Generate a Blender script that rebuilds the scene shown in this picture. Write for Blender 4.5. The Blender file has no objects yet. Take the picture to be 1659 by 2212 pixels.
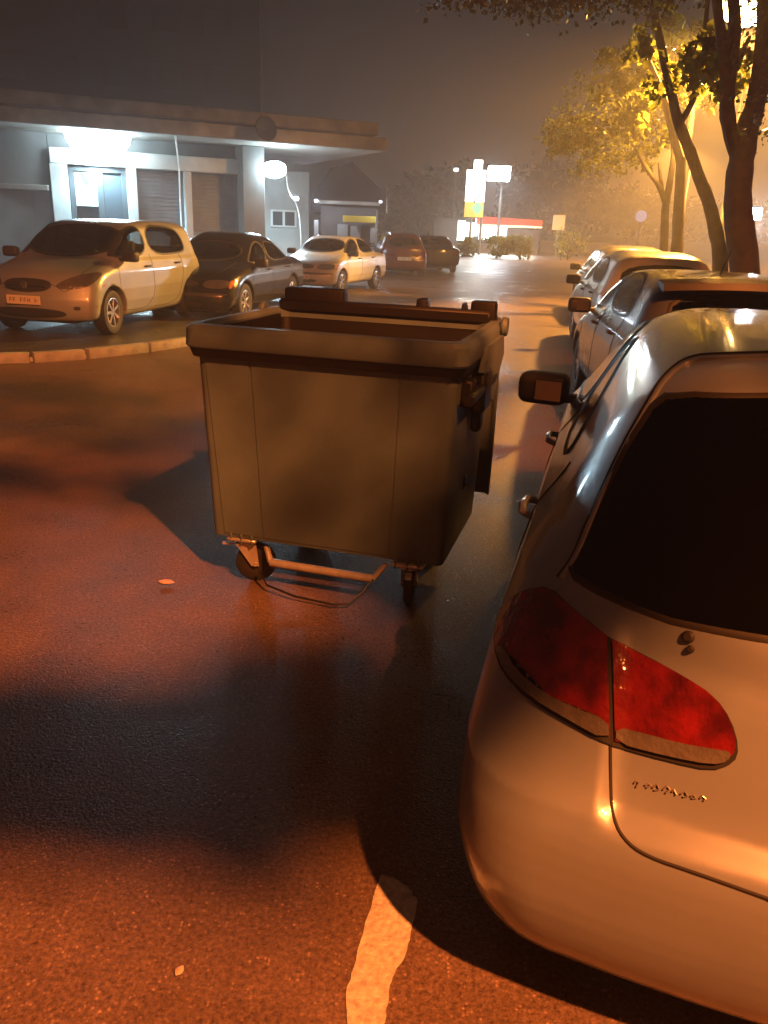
import bpy, bmesh, math, random
import numpy as np
from mathutils import Vector, Matrix, noise
random.seed(7); rng = np.random.default_rng(7)
sc = bpy.context.scene
col = sc.collection
R = math.radians

# ------------------------------------------------------------------ camera
FPX, CX, CY = 1725.0, 829.5, 1106.0
CAMH, PITCH, ROLL = 1.7, R(19.7), R(2.2)
_F = np.array([0, math.cos(PITCH), -math.sin(PITCH)])
_R0 = np.array([1.0, 0, 0]); _U0 = np.array([0, math.sin(PITCH), math.cos(PITCH)])
_R = _R0*math.cos(ROLL) + _U0*math.sin(ROLL)
_U = _U0*math.cos(ROLL) - _R0*math.sin(ROLL)
cd = bpy.data.cameras.new('camera'); cam = bpy.data.objects.new('camera', cd); col.objects.link(cam)
cd.sensor_fit = 'VERTICAL'; cd.sensor_height = 24; cd.lens = 24*FPX/2212; cd.clip_start = .05; cd.clip_end = 900
cam.matrix_world = Matrix(((_R[0], _U[0], -_F[0], 0), (_R[1], _U[1], -_F[1], 0), (_R[2], _U[2], -_F[2], CAMH), (0, 0, 0, 1)))
sc.camera = cam
def ray(px, py):
    return _F + _R*(px-CX)/FPX - _U*(py-CY)/FPX
def G(px, py, z=0.0):                      # a measured point at height z
    d = ray(px, py); t = (z-CAMH)/d[2]; return Vector((t*d[0], t*d[1], CAMH+t*d[2]))
def AT(px, py, Y):                         # a measured point at distance Y
    d = ray(px, py); t = Y/d[1]; return Vector((t*d[0], t*d[1], CAMH+t*d[2]))

# ------------------------------------------------------------------ render look, world
sc.view_settings.view_transform = 'Standard'; sc.view_settings.look = 'None'
sc.view_settings.gamma = 1; sc.view_settings.use_curve_mapping = False
sc.view_settings.exposure = 0.0
sc.render.engine = 'CYCLES'
cy = sc.cycles
cy.use_denoising = True; cy.sample_clamp_indirect = 4.0; cy.sample_clamp_direct = 0
cy.max_bounces = 7; cy.volume_bounces = 0; cy.transparent_max_bounces = 12; cy.transmission_bounces = 4
cy.caustics_reflective = False; cy.caustics_refractive = False
cy.volume_step_rate = 1; cy.volume_max_steps = 64; cy.use_light_tree = True

w = bpy.data.worlds.new('World'); sc.world = w; w.use_nodes = True
nt = w.node_tree; nt.nodes.clear()
out = nt.nodes.new('ShaderNodeOutputWorld'); add = nt.nodes.new('ShaderNodeAddShader')
sky = nt.nodes.new('ShaderNodeTexSky'); sky.sky_type = 'NISHITA'; sky.sun_disc = False
sky.sun_elevation = R(-4); sky.sun_rotation = R(70)
b1 = nt.nodes.new('ShaderNodeBackground'); b1.inputs[1].default_value = 0.05
nt.links.new(sky.outputs[0], b1.inputs[0])
tc = nt.nodes.new('ShaderNodeTexCoord'); mp = nt.nodes.new('ShaderNodeVectorMath'); mp.operation = 'DOT_PRODUCT'
mp.inputs[1].default_value = (0.86, 0.30, -0.42)
nt.links.new(tc.outputs['Generated'], mp.inputs[0])
nz = nt.nodes.new('ShaderNodeTexNoise'); nz.inputs['Scale'].default_value = 2.2; nz.inputs['Detail'].default_value = 4
nt.links.new(tc.outputs['Generated'], nz.inputs['Vector'])
ma = nt.nodes.new('ShaderNodeMath'); ma.operation = 'MULTIPLY_ADD'; ma.inputs[1].default_value = .22
nt.links.new(nz.outputs[0], ma.inputs[0]); nt.links.new(mp.outputs['Value'], ma.inputs[2])
cr = nt.nodes.new('ShaderNodeValToRGB')
cr.color_ramp.elements[0].position = 0.0; cr.color_ramp.elements[0].color = (.0055, .0055, .008, 1)
cr.color_ramp.elements[1].position = .75; cr.color_ramp.elements[1].color = (.050, .023, .012, 1)
e_ = cr.color_ramp.elements.new(.30); e_.color = (.022, .012, .0075, 1)
nt.links.new(ma.outputs[0], cr.inputs[0])
b2 = nt.nodes.new('ShaderNodeBackground'); b2.inputs[1].default_value = 1.0
nt.links.new(cr.outputs[0], b2.inputs[0])
nt.links.new(b1.outputs[0], add.inputs[0]); nt.links.new(b2.outputs[0], add.inputs[1]); nt.links.new(add.outputs[0], out.inputs[0])

SODIUM = (1.0, .225, .04); AMBER = (1.0, .42, .065); CYAN = (.50, .84, 1.0)

# ------------------------------------------------------------------ tagging helpers
def tag(o, label=None, cat=None, group=None, kind=None):
    if label: o['label'] = label
    if cat: o['category'] = cat
    if group: o['group'] = group
    if kind: o['kind'] = kind
    return o
def empty(name, loc, rz=0.0):
    o = bpy.data.objects.new(name, None); col.objects.link(o); o.location = loc; o.rotation_euler = (0, 0, rz)
    o.empty_display_size = .2; return o
def mesh_obj(name, verts, faces, mat, parent=None, smooth=False, normals=None):
    me = bpy.data.meshes.new(name); me.from_pydata([tuple(map(float, v)) for v in verts], [], [tuple(map(int, f)) for f in faces])
    if smooth: me.shade_smooth()
    if mat is not None: me.materials.append(mat)
    me.update()
    if normals is not None: me.normals_split_custom_set_from_vertices([tuple(n) for n in normals])
    o = bpy.data.objects.new(name, me); col.objects.link(o)
    if parent is not None: o.parent = parent
    return o
class MB:
    def __init__(s): s.bm = bmesh.new()
    def box(s, c, d, rot=None, bev=0.0, seg=1):
        m = Matrix.Translation(Vector(c)) @ (rot.to_4x4() if rot is not None else Matrix.Identity(4)) @ Matrix.Diagonal((d[0], d[1], d[2], 1))
        r = bmesh.ops.create_cube(s.bm, size=1, matrix=m)
        if bev > 0:
            es = {e for v in r['verts'] for e in v.link_edges}
            bmesh.ops.bevel(s.bm, geom=list(es), offset=bev, segments=seg, affect='EDGES', profile=.6)
        return s
    def tube(s, pts, rad, n=8, caps=True):
        pts = [Vector(p) for p in pts]
        if not hasattr(rad, '__len__'): rad = [rad]*len(pts)
        rings = []
        up = None
        for i, p in enumerate(pts):
            t = (pts[min(i+1, len(pts)-1)] - pts[max(i-1, 0)]).normalized()
            a = Vector((0, 0, 1)) if abs(t.z) < .9 else Vector((0, 1, 0))
            if up is None: u = t.cross(a).normalized()
            else: u = (up - t*up.dot(t)).normalized()
            up = u; v = t.cross(u)
            rings.append([s.bm.verts.new(p + (u*math.cos(2*math.pi*k/n) + v*math.sin(2*math.pi*k/n))*rad[i]) for k in range(n)])
        for a, b in zip(rings, rings[1:]):
            for k in range(n): s.bm.faces.new((a[k], a[(k+1) % n], b[(k+1) % n], b[k]))
        if caps:
            s.bm.faces.new(rings[0][::-1]); s.bm.faces.new(rings[-1])
        return s
    def loft(s, rings, closed=False, cap=False):
        rr = [[s.bm.verts.new(Vector(p)) for p in r] for r in rings]
        n = len(rr[0])
        for a, b in zip(rr, rr[1:]):
            for k in range(n): s.bm.faces.new((a[k], a[(k+1) % n], b[(k+1) % n], b[k]))
        if cap: s.bm.faces.new(rr[0][::-1]); s.bm.faces.new(rr[-1])
        return s
    def lathe(s, prof, axis='y', n=24, c=(0, 0, 0)):
        rings = []
        for (r_, h_) in prof:
            ring = []
            for k in range(n):
                a = 2*math.pi*k/n
                if axis == 'y': p = (r_*math.cos(a), h_, r_*math.sin(a))
                else: p = (r_*math.cos(a), r_*math.sin(a), h_)
                ring.append((p[0]+c[0], p[1]+c[1], p[2]+c[2]))
            rings.append(ring)
        return s.loft(rings)
    def poly(s, pts):
        s.bm.faces.new([s.bm.verts.new(Vector(p)) for p in pts]); return s
    def prism(s, pts, z0, z1):
        a = [s.bm.verts.new((p[0], p[1], z0)) for p in pts]; b = [s.bm.verts.new((p[0], p[1], z1)) for p in pts]
        n = len(a)
        for k in range(n): s.bm.faces.new((a[k], a[(k+1) % n], b[(k+1) % n], b[k]))
        s.bm.faces.new(a[::-1]); s.bm.faces.new(b); return s
    def build(s, name, mat, parent=None, smooth=False, loc=None, rot=None):
        bmesh.ops.recalc_face_normals(s.bm, faces=s.bm.faces)
        me = bpy.data.meshes.new(name); s.bm.to_mesh(me); s.bm.free()
        if smooth: me.shade_smooth(); me.set_sharp_from_angle(angle=R(38))
        me.materials.append(mat)
        o = bpy.data.objects.new(name, me); col.objects.link(o)
        if parent is not None: o.parent = parent
        if loc is not None: o.location = loc
        if rot is not None: o.rotation_euler = rot
        return o

# ------------------------------------------------------------------ materials
def mat(name, color, rough=.5, metal=0.0, spec=.5, coat=0.0, coat_rough=.05, nvar=0.0, nscale=20, bump=0.0, bscale=60, emit=None, estr=0.0, rvar=0.0, backdark=False, detail=5, drops=0.0):
    m = bpy.data.materials.new(name); m.use_nodes = True; t = m.node_tree; b = t.nodes['Principled BSDF']
    b.inputs['Base Color'].default_value = (*color, 1); b.inputs['Roughness'].default_value = rough
    b.inputs['Metallic'].default_value = metal; b.inputs['Specular IOR Level'].default_value = spec
    b.inputs['Coat Weight'].default_value = coat; b.inputs['Coat Roughness'].default_value = coat_rough
    if emit: b.inputs['Emission Color'].default_value = (*emit, 1); b.inputs['Emission Strength'].default_value = estr
    co = t.nodes.new('ShaderNodeTexCoord')
    if nvar or rvar:
        n = t.nodes.new('ShaderNodeTexNoise'); n.inputs['Scale'].default_value = nscale; n.inputs['Detail'].default_value = detail
        t.links.new(co.outputs['Object'], n.inputs['Vector'])
        if nvar:
            r_ = t.nodes.new('ShaderNodeMapRange'); r_.inputs[1].default_value = .3; r_.inputs[2].default_value = .7
            r_.inputs[3].default_value = 1-nvar; r_.inputs[4].default_value = 1+nvar*.6
            t.links.new(n.outputs[0], r_.inputs[0])
            v = t.nodes.new('ShaderNodeVectorMath'); v.operation = 'SCALE'; v.inputs[0].default_value = color
            t.links.new(r_.outputs[0], v.inputs['Scale']); t.links.new(v.outputs[0], b.inputs['Base Color'])
        if rvar:
            r_ = t.nodes.new('ShaderNodeMapRange'); r_.inputs[1].default_value = .35; r_.inputs[2].default_value = .65
            r_.inputs[3].default_value = max(.02, rough-rvar); r_.inputs[4].default_value = min(1, rough+rvar)
            t.links.new(n.outputs[0], r_.inputs[0]); t.links.new(r_.outputs[0], b.inputs['Roughness'])
    if bump:
        n2 = t.nodes.new('ShaderNodeTexNoise'); n2.inputs['Scale'].default_value = bscale; n2.inputs['Detail'].default_value = 3
        t.links.new(co.outputs['Object'], n2.inputs['Vector'])
        bp = t.nodes.new('ShaderNodeBump'); bp.inputs['Strength'].default_value = bump; bp.inputs['Distance'].default_value = .01
        t.links.new(n2.outputs[0], bp.inputs['Height']); t.links.new(bp.outputs[0], b.inputs['Normal'])
        t.links.new(bp.outputs[0], b.inputs['Coat Normal'])
    if drops:
        vo = t.nodes.new('ShaderNodeTexVoronoi'); vo.inputs['Scale'].default_value = 85; vo.inputs['Randomness'].default_value = 1
        t.links.new(co.outputs['Object'], vo.inputs['Vector'])
        mr = t.nodes.new('ShaderNodeMapRange'); mr.inputs[1].default_value = .12; mr.inputs[2].default_value = .38; mr.inputs[3].default_value = 1; mr.inputs[4].default_value = 0
        mr.interpolation_type = 'SMOOTHSTEP'
        t.links.new(vo.outputs['Distance'], mr.inputs[0])
        bp = t.nodes.new('ShaderNodeBump'); bp.inputs['Strength'].default_value = drops; bp.inputs['Distance'].default_value = .0015
        t.links.new(mr.outputs[0], bp.inputs['Height']); t.links.new(bp.outputs[0], b.inputs['Coat Normal'])
    if backdark:
        g = t.nodes.new('ShaderNodeNewGeometry'); d = t.nodes.new('ShaderNodeBsdfDiffuse'); d.inputs[0].default_value = (.03, .03, .03, 1)
        mx = t.nodes.new('ShaderNodeMixShader'); o_ = t.nodes['Material Output']
        t.links.new(g.outputs['Backfacing'], mx.inputs[0]); t.links.new(b.outputs[0], mx.inputs[1]); t.links.new(d.outputs[0], mx.inputs[2])
        t.links.new(mx.outputs[0], o_.inputs[0])
    return m
def glass_mat(name, tint, refl=.045):
    m = bpy.data.materials.new(name); m.use_nodes = True; t = m.node_tree; t.nodes.clear()
    o_ = t.nodes.new('ShaderNodeOutputMaterial'); tr = t.nodes.new('ShaderNodeBsdfTransparent'); tr.inputs[0].default_value = (*tint, 1)
    gl = t.nodes.new('ShaderNodeBsdfGlossy'); gl.inputs['Roughness'].default_value = .06; gl.inputs[0].default_value = (.95, .95, .95, 1)
    lw = t.nodes.new('ShaderNodeFresnel'); lw.inputs[0].default_value = 1.5
    co = t.nodes.new('ShaderNodeTexCoord'); vo = t.nodes.new('ShaderNodeTexVoronoi'); vo.inputs['Scale'].default_value = 110
    t.links.new(co.outputs['Object'], vo.inputs['Vector'])
    bp = t.nodes.new('ShaderNodeBump'); bp.inputs['Strength'].default_value = .12; bp.inputs['Distance'].default_value = .002; bp.invert = True
    t.links.new(vo.outputs['Distance'], bp.inputs['Height']); t.links.new(bp.outputs[0], gl.inputs['Normal'])
    mx = t.nodes.new('ShaderNodeMixShader'); t.links.new(lw.outputs[0], mx.inputs[0]); t.links.new(tr.outputs[0], mx.inputs[1]); t.links.new(gl.outputs[0], mx.inputs[2])
    t.links.new(mx.outputs[0], o_.inputs[0]); return m
def emis(name, c, s):
    m = bpy.data.materials.new(name); m.use_nodes = True; t = m.node_tree; t.nodes.clear()
    o_ = t.nodes.new('ShaderNodeOutputMaterial'); e = t.nodes.new('ShaderNodeEmission'); e.inputs[0].default_value = (*c, 1); e.inputs[1].default_value = s
    t.links.new(e.outputs[0], o_.inputs[0]); return m

def paint(name, c, metal=.35, rough=.38, drops=.25):
    return mat(name, c, rough, metal, coat=.9, coat_rough=.09, nvar=.10, nscale=3, rvar=.05, backdark=True, drops=drops)
M = dict(
    silver=paint('silver_paint', (.19, .23, .28), .25, .36, .18),
    champagne=paint('champagne_paint', (.24, .27, .31), .2, .4),
    cream=paint('cream_paint', (.46, .46, .43), .1, .42),
    black=mat('black_paint', (.006, .006, .008), .25, coat=.45, coat_rough=.06, backdark=True, drops=.3),
    steel=paint('steel_blue_paint', (.085, .10, .125), .5, .3),
    white=paint('white_paint', (.55, .60, .60), .0, .35),
    darkred=paint('dark_red_paint', (.10, .018, .012), .1, .35),
    navy=paint('navy_paint', (.025, .03, .05), .1, .35),
    grey=paint('grey_paint', (.22, .21, .20), .4, .35),
    trim=mat('black_trim', (.018, .018, .018), .55, bump=.05),
    rubber=mat('tyre_rubber', (.02, .02, .02), .65, bump=.2, bscale=90),
    gap=mat('panel_gap', (.006, .006, .006), .8),
    mirror=mat('mirror_glass', (.20, .23, .26), .08, 1.0),
    chrome=mat('chrome', (.75, .75, .75), .14, 1.0),
    alloy=mat('alloy', (.48, .48, .5), .3, .9),
    cloth=mat('seat_cloth', (.05, .05, .055), .9),
    plate=mat('plate_white', (.62, .58, .55), .45, nvar=.1, nscale=60),
    ink=mat('dark_ink', (.03, .03, .035), .6),
    redlens=mat('red_lens', (.13, .005, .005), .12, coat=1.0, coat_rough=.03, nvar=.7, nscale=14, bump=.6, bscale=30),
    redring=mat('red_lens_ring', (.15, .01, .008), .08, coat=1.0, coat_rough=.02),
    clearlens=mat('clear_lens', (.085, .08, .075), .18, coat=1.0, coat_rough=.03, nvar=.25, nscale=14, bump=.5, bscale=45),
    amberlens=mat('amber_lens', (.5, .17, .02), .2, coat=1.0, nvar=.3, nscale=30, bump=.4, bscale=45),
    glass=glass_mat('car_glass', (.48, .52, .52)),
    tint=glass_mat('tinted_glass', (.018, .02, .02)),
    glasslight=glass_mat('clear_car_glass', (.74, .80, .80)),
)

# ------------------------------------------------------------------ car maker: implicit body, gridded
def sd_poly(px, pz, poly):
    d = np.full(px.shape, 1e9); s = np.ones(px.shape); n = len(poly)
    for i in range(n):
        ax, az = poly[i]; bx, bz = poly[i-1]
        ex, ez = bx-ax, bz-az; wx, wz = px-ax, pz-az
        q = np.clip((wx*ex+wz*ez)/(ex*ex+ez*ez+1e-12), 0, 1)
        d = np.minimum(d, (wx-ex*q)**2+(wz-ez*q)**2)
        c1 = pz >= az; c2 = pz < bz; c3 = ex*wz > ez*wx
        fl = (c1 & c2 & c3) | (~c1 & ~c2 & ~c3); s = np.where(fl, -s, s)
    return s*np.sqrt(d)
def smooth_poly(pts, it=2, keep=()):
    for _ in range(it):
        o = []
        n = len(pts)
        for i in range(n):
            a = pts[i]; b = pts[(i+1) % n]
            o.append((a[0]*.75+b[0]*.25, a[1]*.75+b[1]*.25)); o.append((a[0]*.25+b[0]*.75, a[1]*.25+b[1]*.75))
        pts = o
    return pts
def in_poly(x, z, poly):
    return sd_poly(x, z, poly) < 0
def smax(a, b, k):
    h = np.maximum(k-np.abs(a-b), 0)/k
    return np.maximum(a, b)+h*h*k*.25
class Body:
    """side profile (x from the rear bumper forward, z) x plan x section, all rounded together"""
    def __init__(s, prof, W, sec, wheels, wr, bow_r, bow_f, plan=None, round_k=.16, arch=.36, recess=None):
        s.W2 = W/2; s.L = max(p[0] for p in prof); s.H = max(p[1] for p in prof)
        s.poly = smooth_poly(prof, 2); s.sec = sec; s.wheels = wheels; s.wr = wr; s.arch = arch
        s.br, s.bf, s.k = bow_r, bow_f, round_k; s.plan = plan; s.recess = recess
        s.gx = np.arange(-.5, s.L+.5, .01); s.gz = np.arange(-.1, s.H+.3, .01)
        X, Z = np.meshgrid(s.gx, s.gz, indexing='ij'); s.map = sd_poly(X, Z, s.poly)
    def samp(s, x, z):
        fx = np.clip((x-s.gx[0])/.01, 0, len(s.gx)-1.001); fz = np.clip((z-s.gz[0])/.01, 0, len(s.gz)-1.001)
        i = fx.astype(int); j = fz.astype(int); u = fx-i; v = fz-j; m = s.map
        return (m[i, j]*(1-u)+m[i+1, j]*u)*(1-v)+(m[i, j+1]*(1-u)+m[i+1, j+1]*u)*v
    def f(s, x, y, z):
        q = (np.abs(y)/s.W2)**2
        kr = np.interp(z, [p[0] for p in s.br], [p[1] for p in s.br]); kf = np.interp(z, [p[0] for p in s.bf], [p[1] for p in s.bf])
        t = np.clip((x-s.L*.42)/(s.L*.16), 0, 1)
        xb = x + q*(-kr*(1-t)*np.clip((s.L*.45-x)/(s.L*.3), 0, 1) + kf*t*np.clip((x-s.L*.5)/(s.L*.3), 0, 1))
        a = s.samp(xb, z - 0*q) + .035*np.clip(q, 0, 1.2)*np.clip((z-.8)/.4, 0, 1)
        yw = np.interp(z, [p[0] for p in s.sec], [p[1] for p in s.sec])*s.W2
        if s.plan is not None: yw = yw*np.interp(x, [p[0] for p in s.plan], [p[1] for p in s.plan])
        b = np.abs(y)-yw
        r = smax(a, b, s.k)
        if s.recess is not None:
            d_, yh, z0, z1 = s.recess; ss = lambda t: t*t*(3-2*t)
            r = r+d_*ss(np.clip((yh-np.abs(y))/.06, 0, 1))*ss(np.clip((z-z0)/.05, 0, 1))*ss(np.clip((z1-z)/.10, 0, 1))*np.clip((.9-x)/.2, 0, 1)
        for (wx, wz) in s.wheels:
            g = np.maximum(np.hypot(x-wx, z-wz)-s.arch, (s.W2-.27)-np.abs(y))
            r = smax(r, -g, .02)
        return r
    def grad(s, P):
        e = .004; x, y, z = P.T
        g = np.stack([s.f(x+e, y, z)-s.f(x-e, y, z), s.f(x, y+e, z)-s.f(x, y-e, z), s.f(x, y, z+e)-s.f(x, y, z-e)], 1)/(2*e)
        return g
    def surf(s, h):
        x = np.arange(-.1, s.L+.1, h); y = np.arange(-s.W2-.06-h*.5, s.W2+.06+h, h); z = np.arange(.08, s.H+.08, h)
        X, Y, Z = np.meshgrid(x, y, z, indexing='ij'); F = s.f(X.ravel(), Y.ravel(), Z.ravel()).reshape(X.shape)
        S = F < 0
        nx, ny, nz_ = F.shape
        cnt = np.zeros((nx-1, ny-1, nz_-1)); acc = np.zeros((nx-1, ny-1, nz_-1, 3))
        def cut(a0, b0, ax):
            fa, fb = F[a0], F[b0]; c = S[a0] != S[b0]; t = np.where(c, fa/(fa-fb+1e-15), 0)
            return c, t
        sl = [slice(0, -1), slice(1, None)]
        for ax in range(3):
            o1, o2 = [a for a in range(3) if a != ax]
            for i in (0, 1):
                for j in (0, 1):
                    A = [None]*3; B = [None]*3
                    A[ax] = sl[0]; B[ax] = sl[1]; A[o1] = B[o1] = sl[i]; A[o2] = B[o2] = sl[j]
                    c, t = cut(tuple(A), tuple(B), ax)
                    p = np.zeros(c.shape+(3,)); p[..., ax] = t; p[..., o1] = i; p[..., o2] = j
                    acc += p*c[..., None]; cnt += c
        act = cnt > 0
        idx = -np.ones(act.shape, int); idx[act] = np.arange(act.sum())
        base = np.argwhere(act)
        V = (base + acc[act]/cnt[act][:, None])*h + np.array([x[0], y[0], z[0]])
        Q = []
        for ax in range(3):
            o1, o2 = (ax+1) % 3, (ax+2) % 3
            A = [slice(None)]*3; B = [slice(None)]*3
            A[ax] = slice(0, -1); B[ax] = slice(1, None)
            for k in (o1, o2): A[k] = slice(1, -1); B[k] = slice(1, -1)
            sa, sb = S[tuple(A)], S[tuple(B)]
            e = np.argwhere(sa != sb)
            if len(e) == 0: continue
            flip = sa[tuple(e.T)]
            e2 = e.copy(); e2[:, o1] += 1; e2[:, o2] += 1
            def cell(d1, d2):
                q = e2.copy(); q[:, o1] -= d1; q[:, o2] -= d2; return idx[tuple(q.T)]
            q4 = np.stack([cell(1, 1), cell(0, 1), cell(0, 0), cell(1, 0)], 1)
            q4[~flip] = q4[~flip][:, ::-1]
            Q.append(q4)
        Q = np.concatenate(Q); Q = Q[(Q >= 0).all(1)]
        for _ in range(3):
            g = s.grad(V); fv = s.f(*V.T); gg = (g*g).sum(1); stp = fv[:, None]*g/np.maximum(gg, .2)[:, None]
            stp = np.clip(stp, -h*.5, h*.5); V = V-stp
        g = s.grad(V); N = g/np.linalg.norm(g, axis=1)[:, None]
        return V, Q, N
    def march(s, P, D, tmax=3.0, n=240):
        P = np.asarray(P, float); D = np.asarray(D, float)
        if D.ndim == 1: D = np.repeat(D[None], len(P), 0)
        ts = np.linspace(0, tmax, n); hit = np.full(len(P), np.nan)
        prev = s.f(*P.T)
        lo = np.zeros(len(P)); done = np.zeros(len(P), bool)
        best = prev.copy(); bt = np.zeros(len(P))
        for t in ts[1:]:
            q = P+D*t; v = s.f(*q.T)
            nb = (v < best) & ~done; best[nb] = v[nb]; bt[nb] = t
            c = (v < 0) & (prev >= 0) & ~done
            hit[c] = t; lo[c] = t-ts[1]; done |= c; prev = v
        a = lo; b = np.where(done, hit, bt); a = np.where(done, a, bt)
        for _ in range(14):
            m = (a+b)/2; v = s.f(*(P+D*m[:, None]).T); a = np.where(v > 0, m, a); b = np.where(v > 0, b, m)
        Q = P+D*((a+b)/2)[:, None]
        for _ in range(3):
            g = s.grad(Q); Q = Q-np.clip(s.f(*Q.T)[:, None]*g/np.maximum((g*g).sum(1), .3)[:, None], -.02, .02)
        g = s.grad(Q); return Q, g/np.linalg.norm(g, axis=1)[:, None]
def resample(poly, step):
    o = []; n = len(poly)
    for i in range(n):
        a = np.array(poly[i], float); b = np.array(poly[(i+1) % n], float); k = max(1, int(np.ceil(np.linalg.norm(b-a)/step)))
        for j in range(k): o.append(a+(b-a)*j/k)
    return np.array(o)
def offset_poly(P, d):                     # inwards for d > 0
    n = len(P); t = np.roll(P, -1, 0)-np.roll(P, 1, 0); t /= np.linalg.norm(t, axis=1)[:, None]+1e-9
    nn = np.stack([-t[:, 1], t[:, 0]], 1)
    ar = .5*np.sum(P[:, 0]*np.roll(P[:, 1], -1)-np.roll(P[:, 0], -1)*P[:, 1])
    return P+nn*d*(1 if ar > 0 else -1)
FL = Matrix.Diagonal((1, 1, 1, 1))
def rays_for(view, P2, body):
    n = len(P2)
    if view == 'L': return np.stack([P2[:, 0], np.full(n, body.W2+.3), P2[:, 1]], 1), np.array([0, -1., 0])
    if view == 'Rr': return np.stack([P2[:, 0], np.full(n, -body.W2-.3), P2[:, 1]], 1), np.array([0, 1., 0])
    if view == 'F': return np.stack([np.full(n, body.L+.3), P2[:, 0], P2[:, 1]], 1), np.array([-1., 0, 0])
    if view == 'B': return np.stack([np.full(n, -.3), P2[:, 0], P2[:, 1]], 1), np.array([1., 0, 0])
    if view == 'T': return np.stack([P2[:, 0], P2[:, 1], np.full(n, body.H+.3)], 1), np.array([0, 0, -1.])
    if view == 'FL':   # from the front left corner
        return np.stack([body.L+.8-P2[:, 0]*.7071, body.W2+.8+P2[:, 0]*.7071-.4, P2[:, 1]], 1), np.array([-.7071, -.7071, 0])
def patch(body, view, poly, off, name, m, parent, rnd=2, ring=None, step=.03, x0=0.0, raw=None, thick=0.0):
    """a piece lying on the body's surface; ring = (d0, d1) makes only a border band"""
    P = np.array(smooth_poly(list(map(tuple, poly)), rnd)) if rnd else np.array(poly, float)
    P = resample(P, step)
    if ring: levels = [offset_poly(P, ring[0]), offset_poly(P, (ring[0]+ring[1])/2), offset_poly(P, ring[1])]
    else:
        c = P.mean(0); levels = [c+(P-c)*q for q in (1, .93, .8, .6, .4, .2)]+[np.array([c])]
    A = np.concatenate(levels)
    if raw: O, D = raw(A)
    else: O, D = rays_for(view, A, body)
    Q, N = body.march(O, D, 4.0 if raw is None else 6.0)
    Vv = Q+N*off; n = len(P); faces = []
    if ring:
        for l in range(2):
            for k in range(n): faces.append((l*n+k, l*n+(k+1) % n, (l+1)*n+(k+1) % n, (l+1)*n+k))
        Vv[:n] -= N[:n]*(off+.004); Vv[2*n:] -= N[2*n:]*(off+.001)
    else:
        for l in range(5):
            for k in range(n): faces.append((l*n+k, l*n+(k+1) % n, (l+1)*n+(k+1) % n, (l+1)*n+k))
        e = 6*n
        for k in range(n): faces.append((5*n+k, 5*n+(k+1) % n, e))
        if thick:
            b0 = len(Vv); Vv = np.concatenate([Vv, Q[:n]-N[:n]*.01]); N = np.concatenate([N, N[:n]])
            for k in range(n): faces.append((b0+k, b0+(k+1) % n, (k+1) % n, k))
    # orientation
    f0 = faces[0]; a, b, c_ = Vv[f0[0]], Vv[f0[1]], Vv[f0[2]]
    if np.dot(np.cross(b-a, c_-a), N[f0[0]]) < 0: faces = [tuple(reversed(f)) for f in faces]
    Vv = Vv-np.array([x0, 0, 0])
    return mesh_obj(name, Vv, faces, m, parent, smooth=True, normals=None if ring else N)
def seam(body, view, pts, name, m, parent, rad=.004, x0=0.0, closed=False, raw=None, off=-.001):
    P = []
    for a, b in zip(pts, pts[1:]+([pts[0]] if closed else [])):
        a = np.array(a); b = np.array(b); k = max(1, int(np.linalg.norm(b-a)/.03))
        for j in range(k): P.append(a+(b-a)*j/k)
    if not closed: P.append(np.array(pts[-1]))
    P = np.array(P)
    O, D = raw(P) if raw else rays_for(view, P, body)
    Q, N = body.march(O, D, 4.0 if raw is None else 6.0)
    Q = Q+N*off-np.array([x0, 0, 0])
    return MB().tube(list(map(Vector, Q)), rad, 6).build(name, m, parent, smooth=True)

def curve(pts, it=2):                      # open chaikin
    for _ in range(it):
        o = [pts[0]]
        for a, b in zip(pts, pts[1:]):
            o += [tuple(np.array(a)*.75+np.array(b)*.25), tuple(np.array(a)*.25+np.array(b)*.75)]
        o.append(pts[-1]); pts = o
    return pts

def make_wheel(car, loc, rad, width, left, style='alloy', steer=0.0):
    s = 1 if left else -1
    hw = width/2
    b = MB(); b.lathe([(rad*.62, -hw*.8), (rad*.80, -hw), (rad*.95, -hw*.9), (rad, -hw*.55), (rad, hw*.55), (rad*.95, hw*.9), (rad*.80, hw), (rad*.64, hw*.85), (rad*.62, hw*.4)], 'y', 28)
    t = b.build('wheel', M['rubber'], car, smooth=True, loc=loc, rot=(0, 0, steer))
    r = MB(); rr = rad*.65
    r.lathe([(rr, hw*.86*s), (rr*.94, hw*.88*s), (rr*.90, hw*.55*s), (rr*.88, -hw*.2*s)], 'y', 28)
    n = 7
    for k in range(n):
        a = 2*math.pi*k/n
        rot = Matrix.Rotation(-a, 3, 'Y')
        r.box(rot @ Vector((rr*.5, hw*.62*s, 0)), (rr*.95, .035, rr*.20), rot, .006)
    r.lathe([(0.001, hw*.80*s), (rr*.20, hw*.78*s), (rr*.24, hw*.5*s), (0.001, hw*.4*s)], 'y', 14)
    r.build('rim', M['alloy'], t, smooth=True)
    d = MB(); d.lathe([(0.001, -hw*.1*s), (rr*.9, -hw*.1*s), (rr*.9, -hw*.25*s), (.001, -hw*.25*s)], 'y', 20)
    d.build('brake_disc', M['trim'], t)
    return t
def copy_tree(o, parent=None):
    c = o.copy(); col.objects.link(c)
    if parent is not None: c.parent = parent
    for ch in list(o.children): copy_tree(ch, c)
    return c

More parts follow.
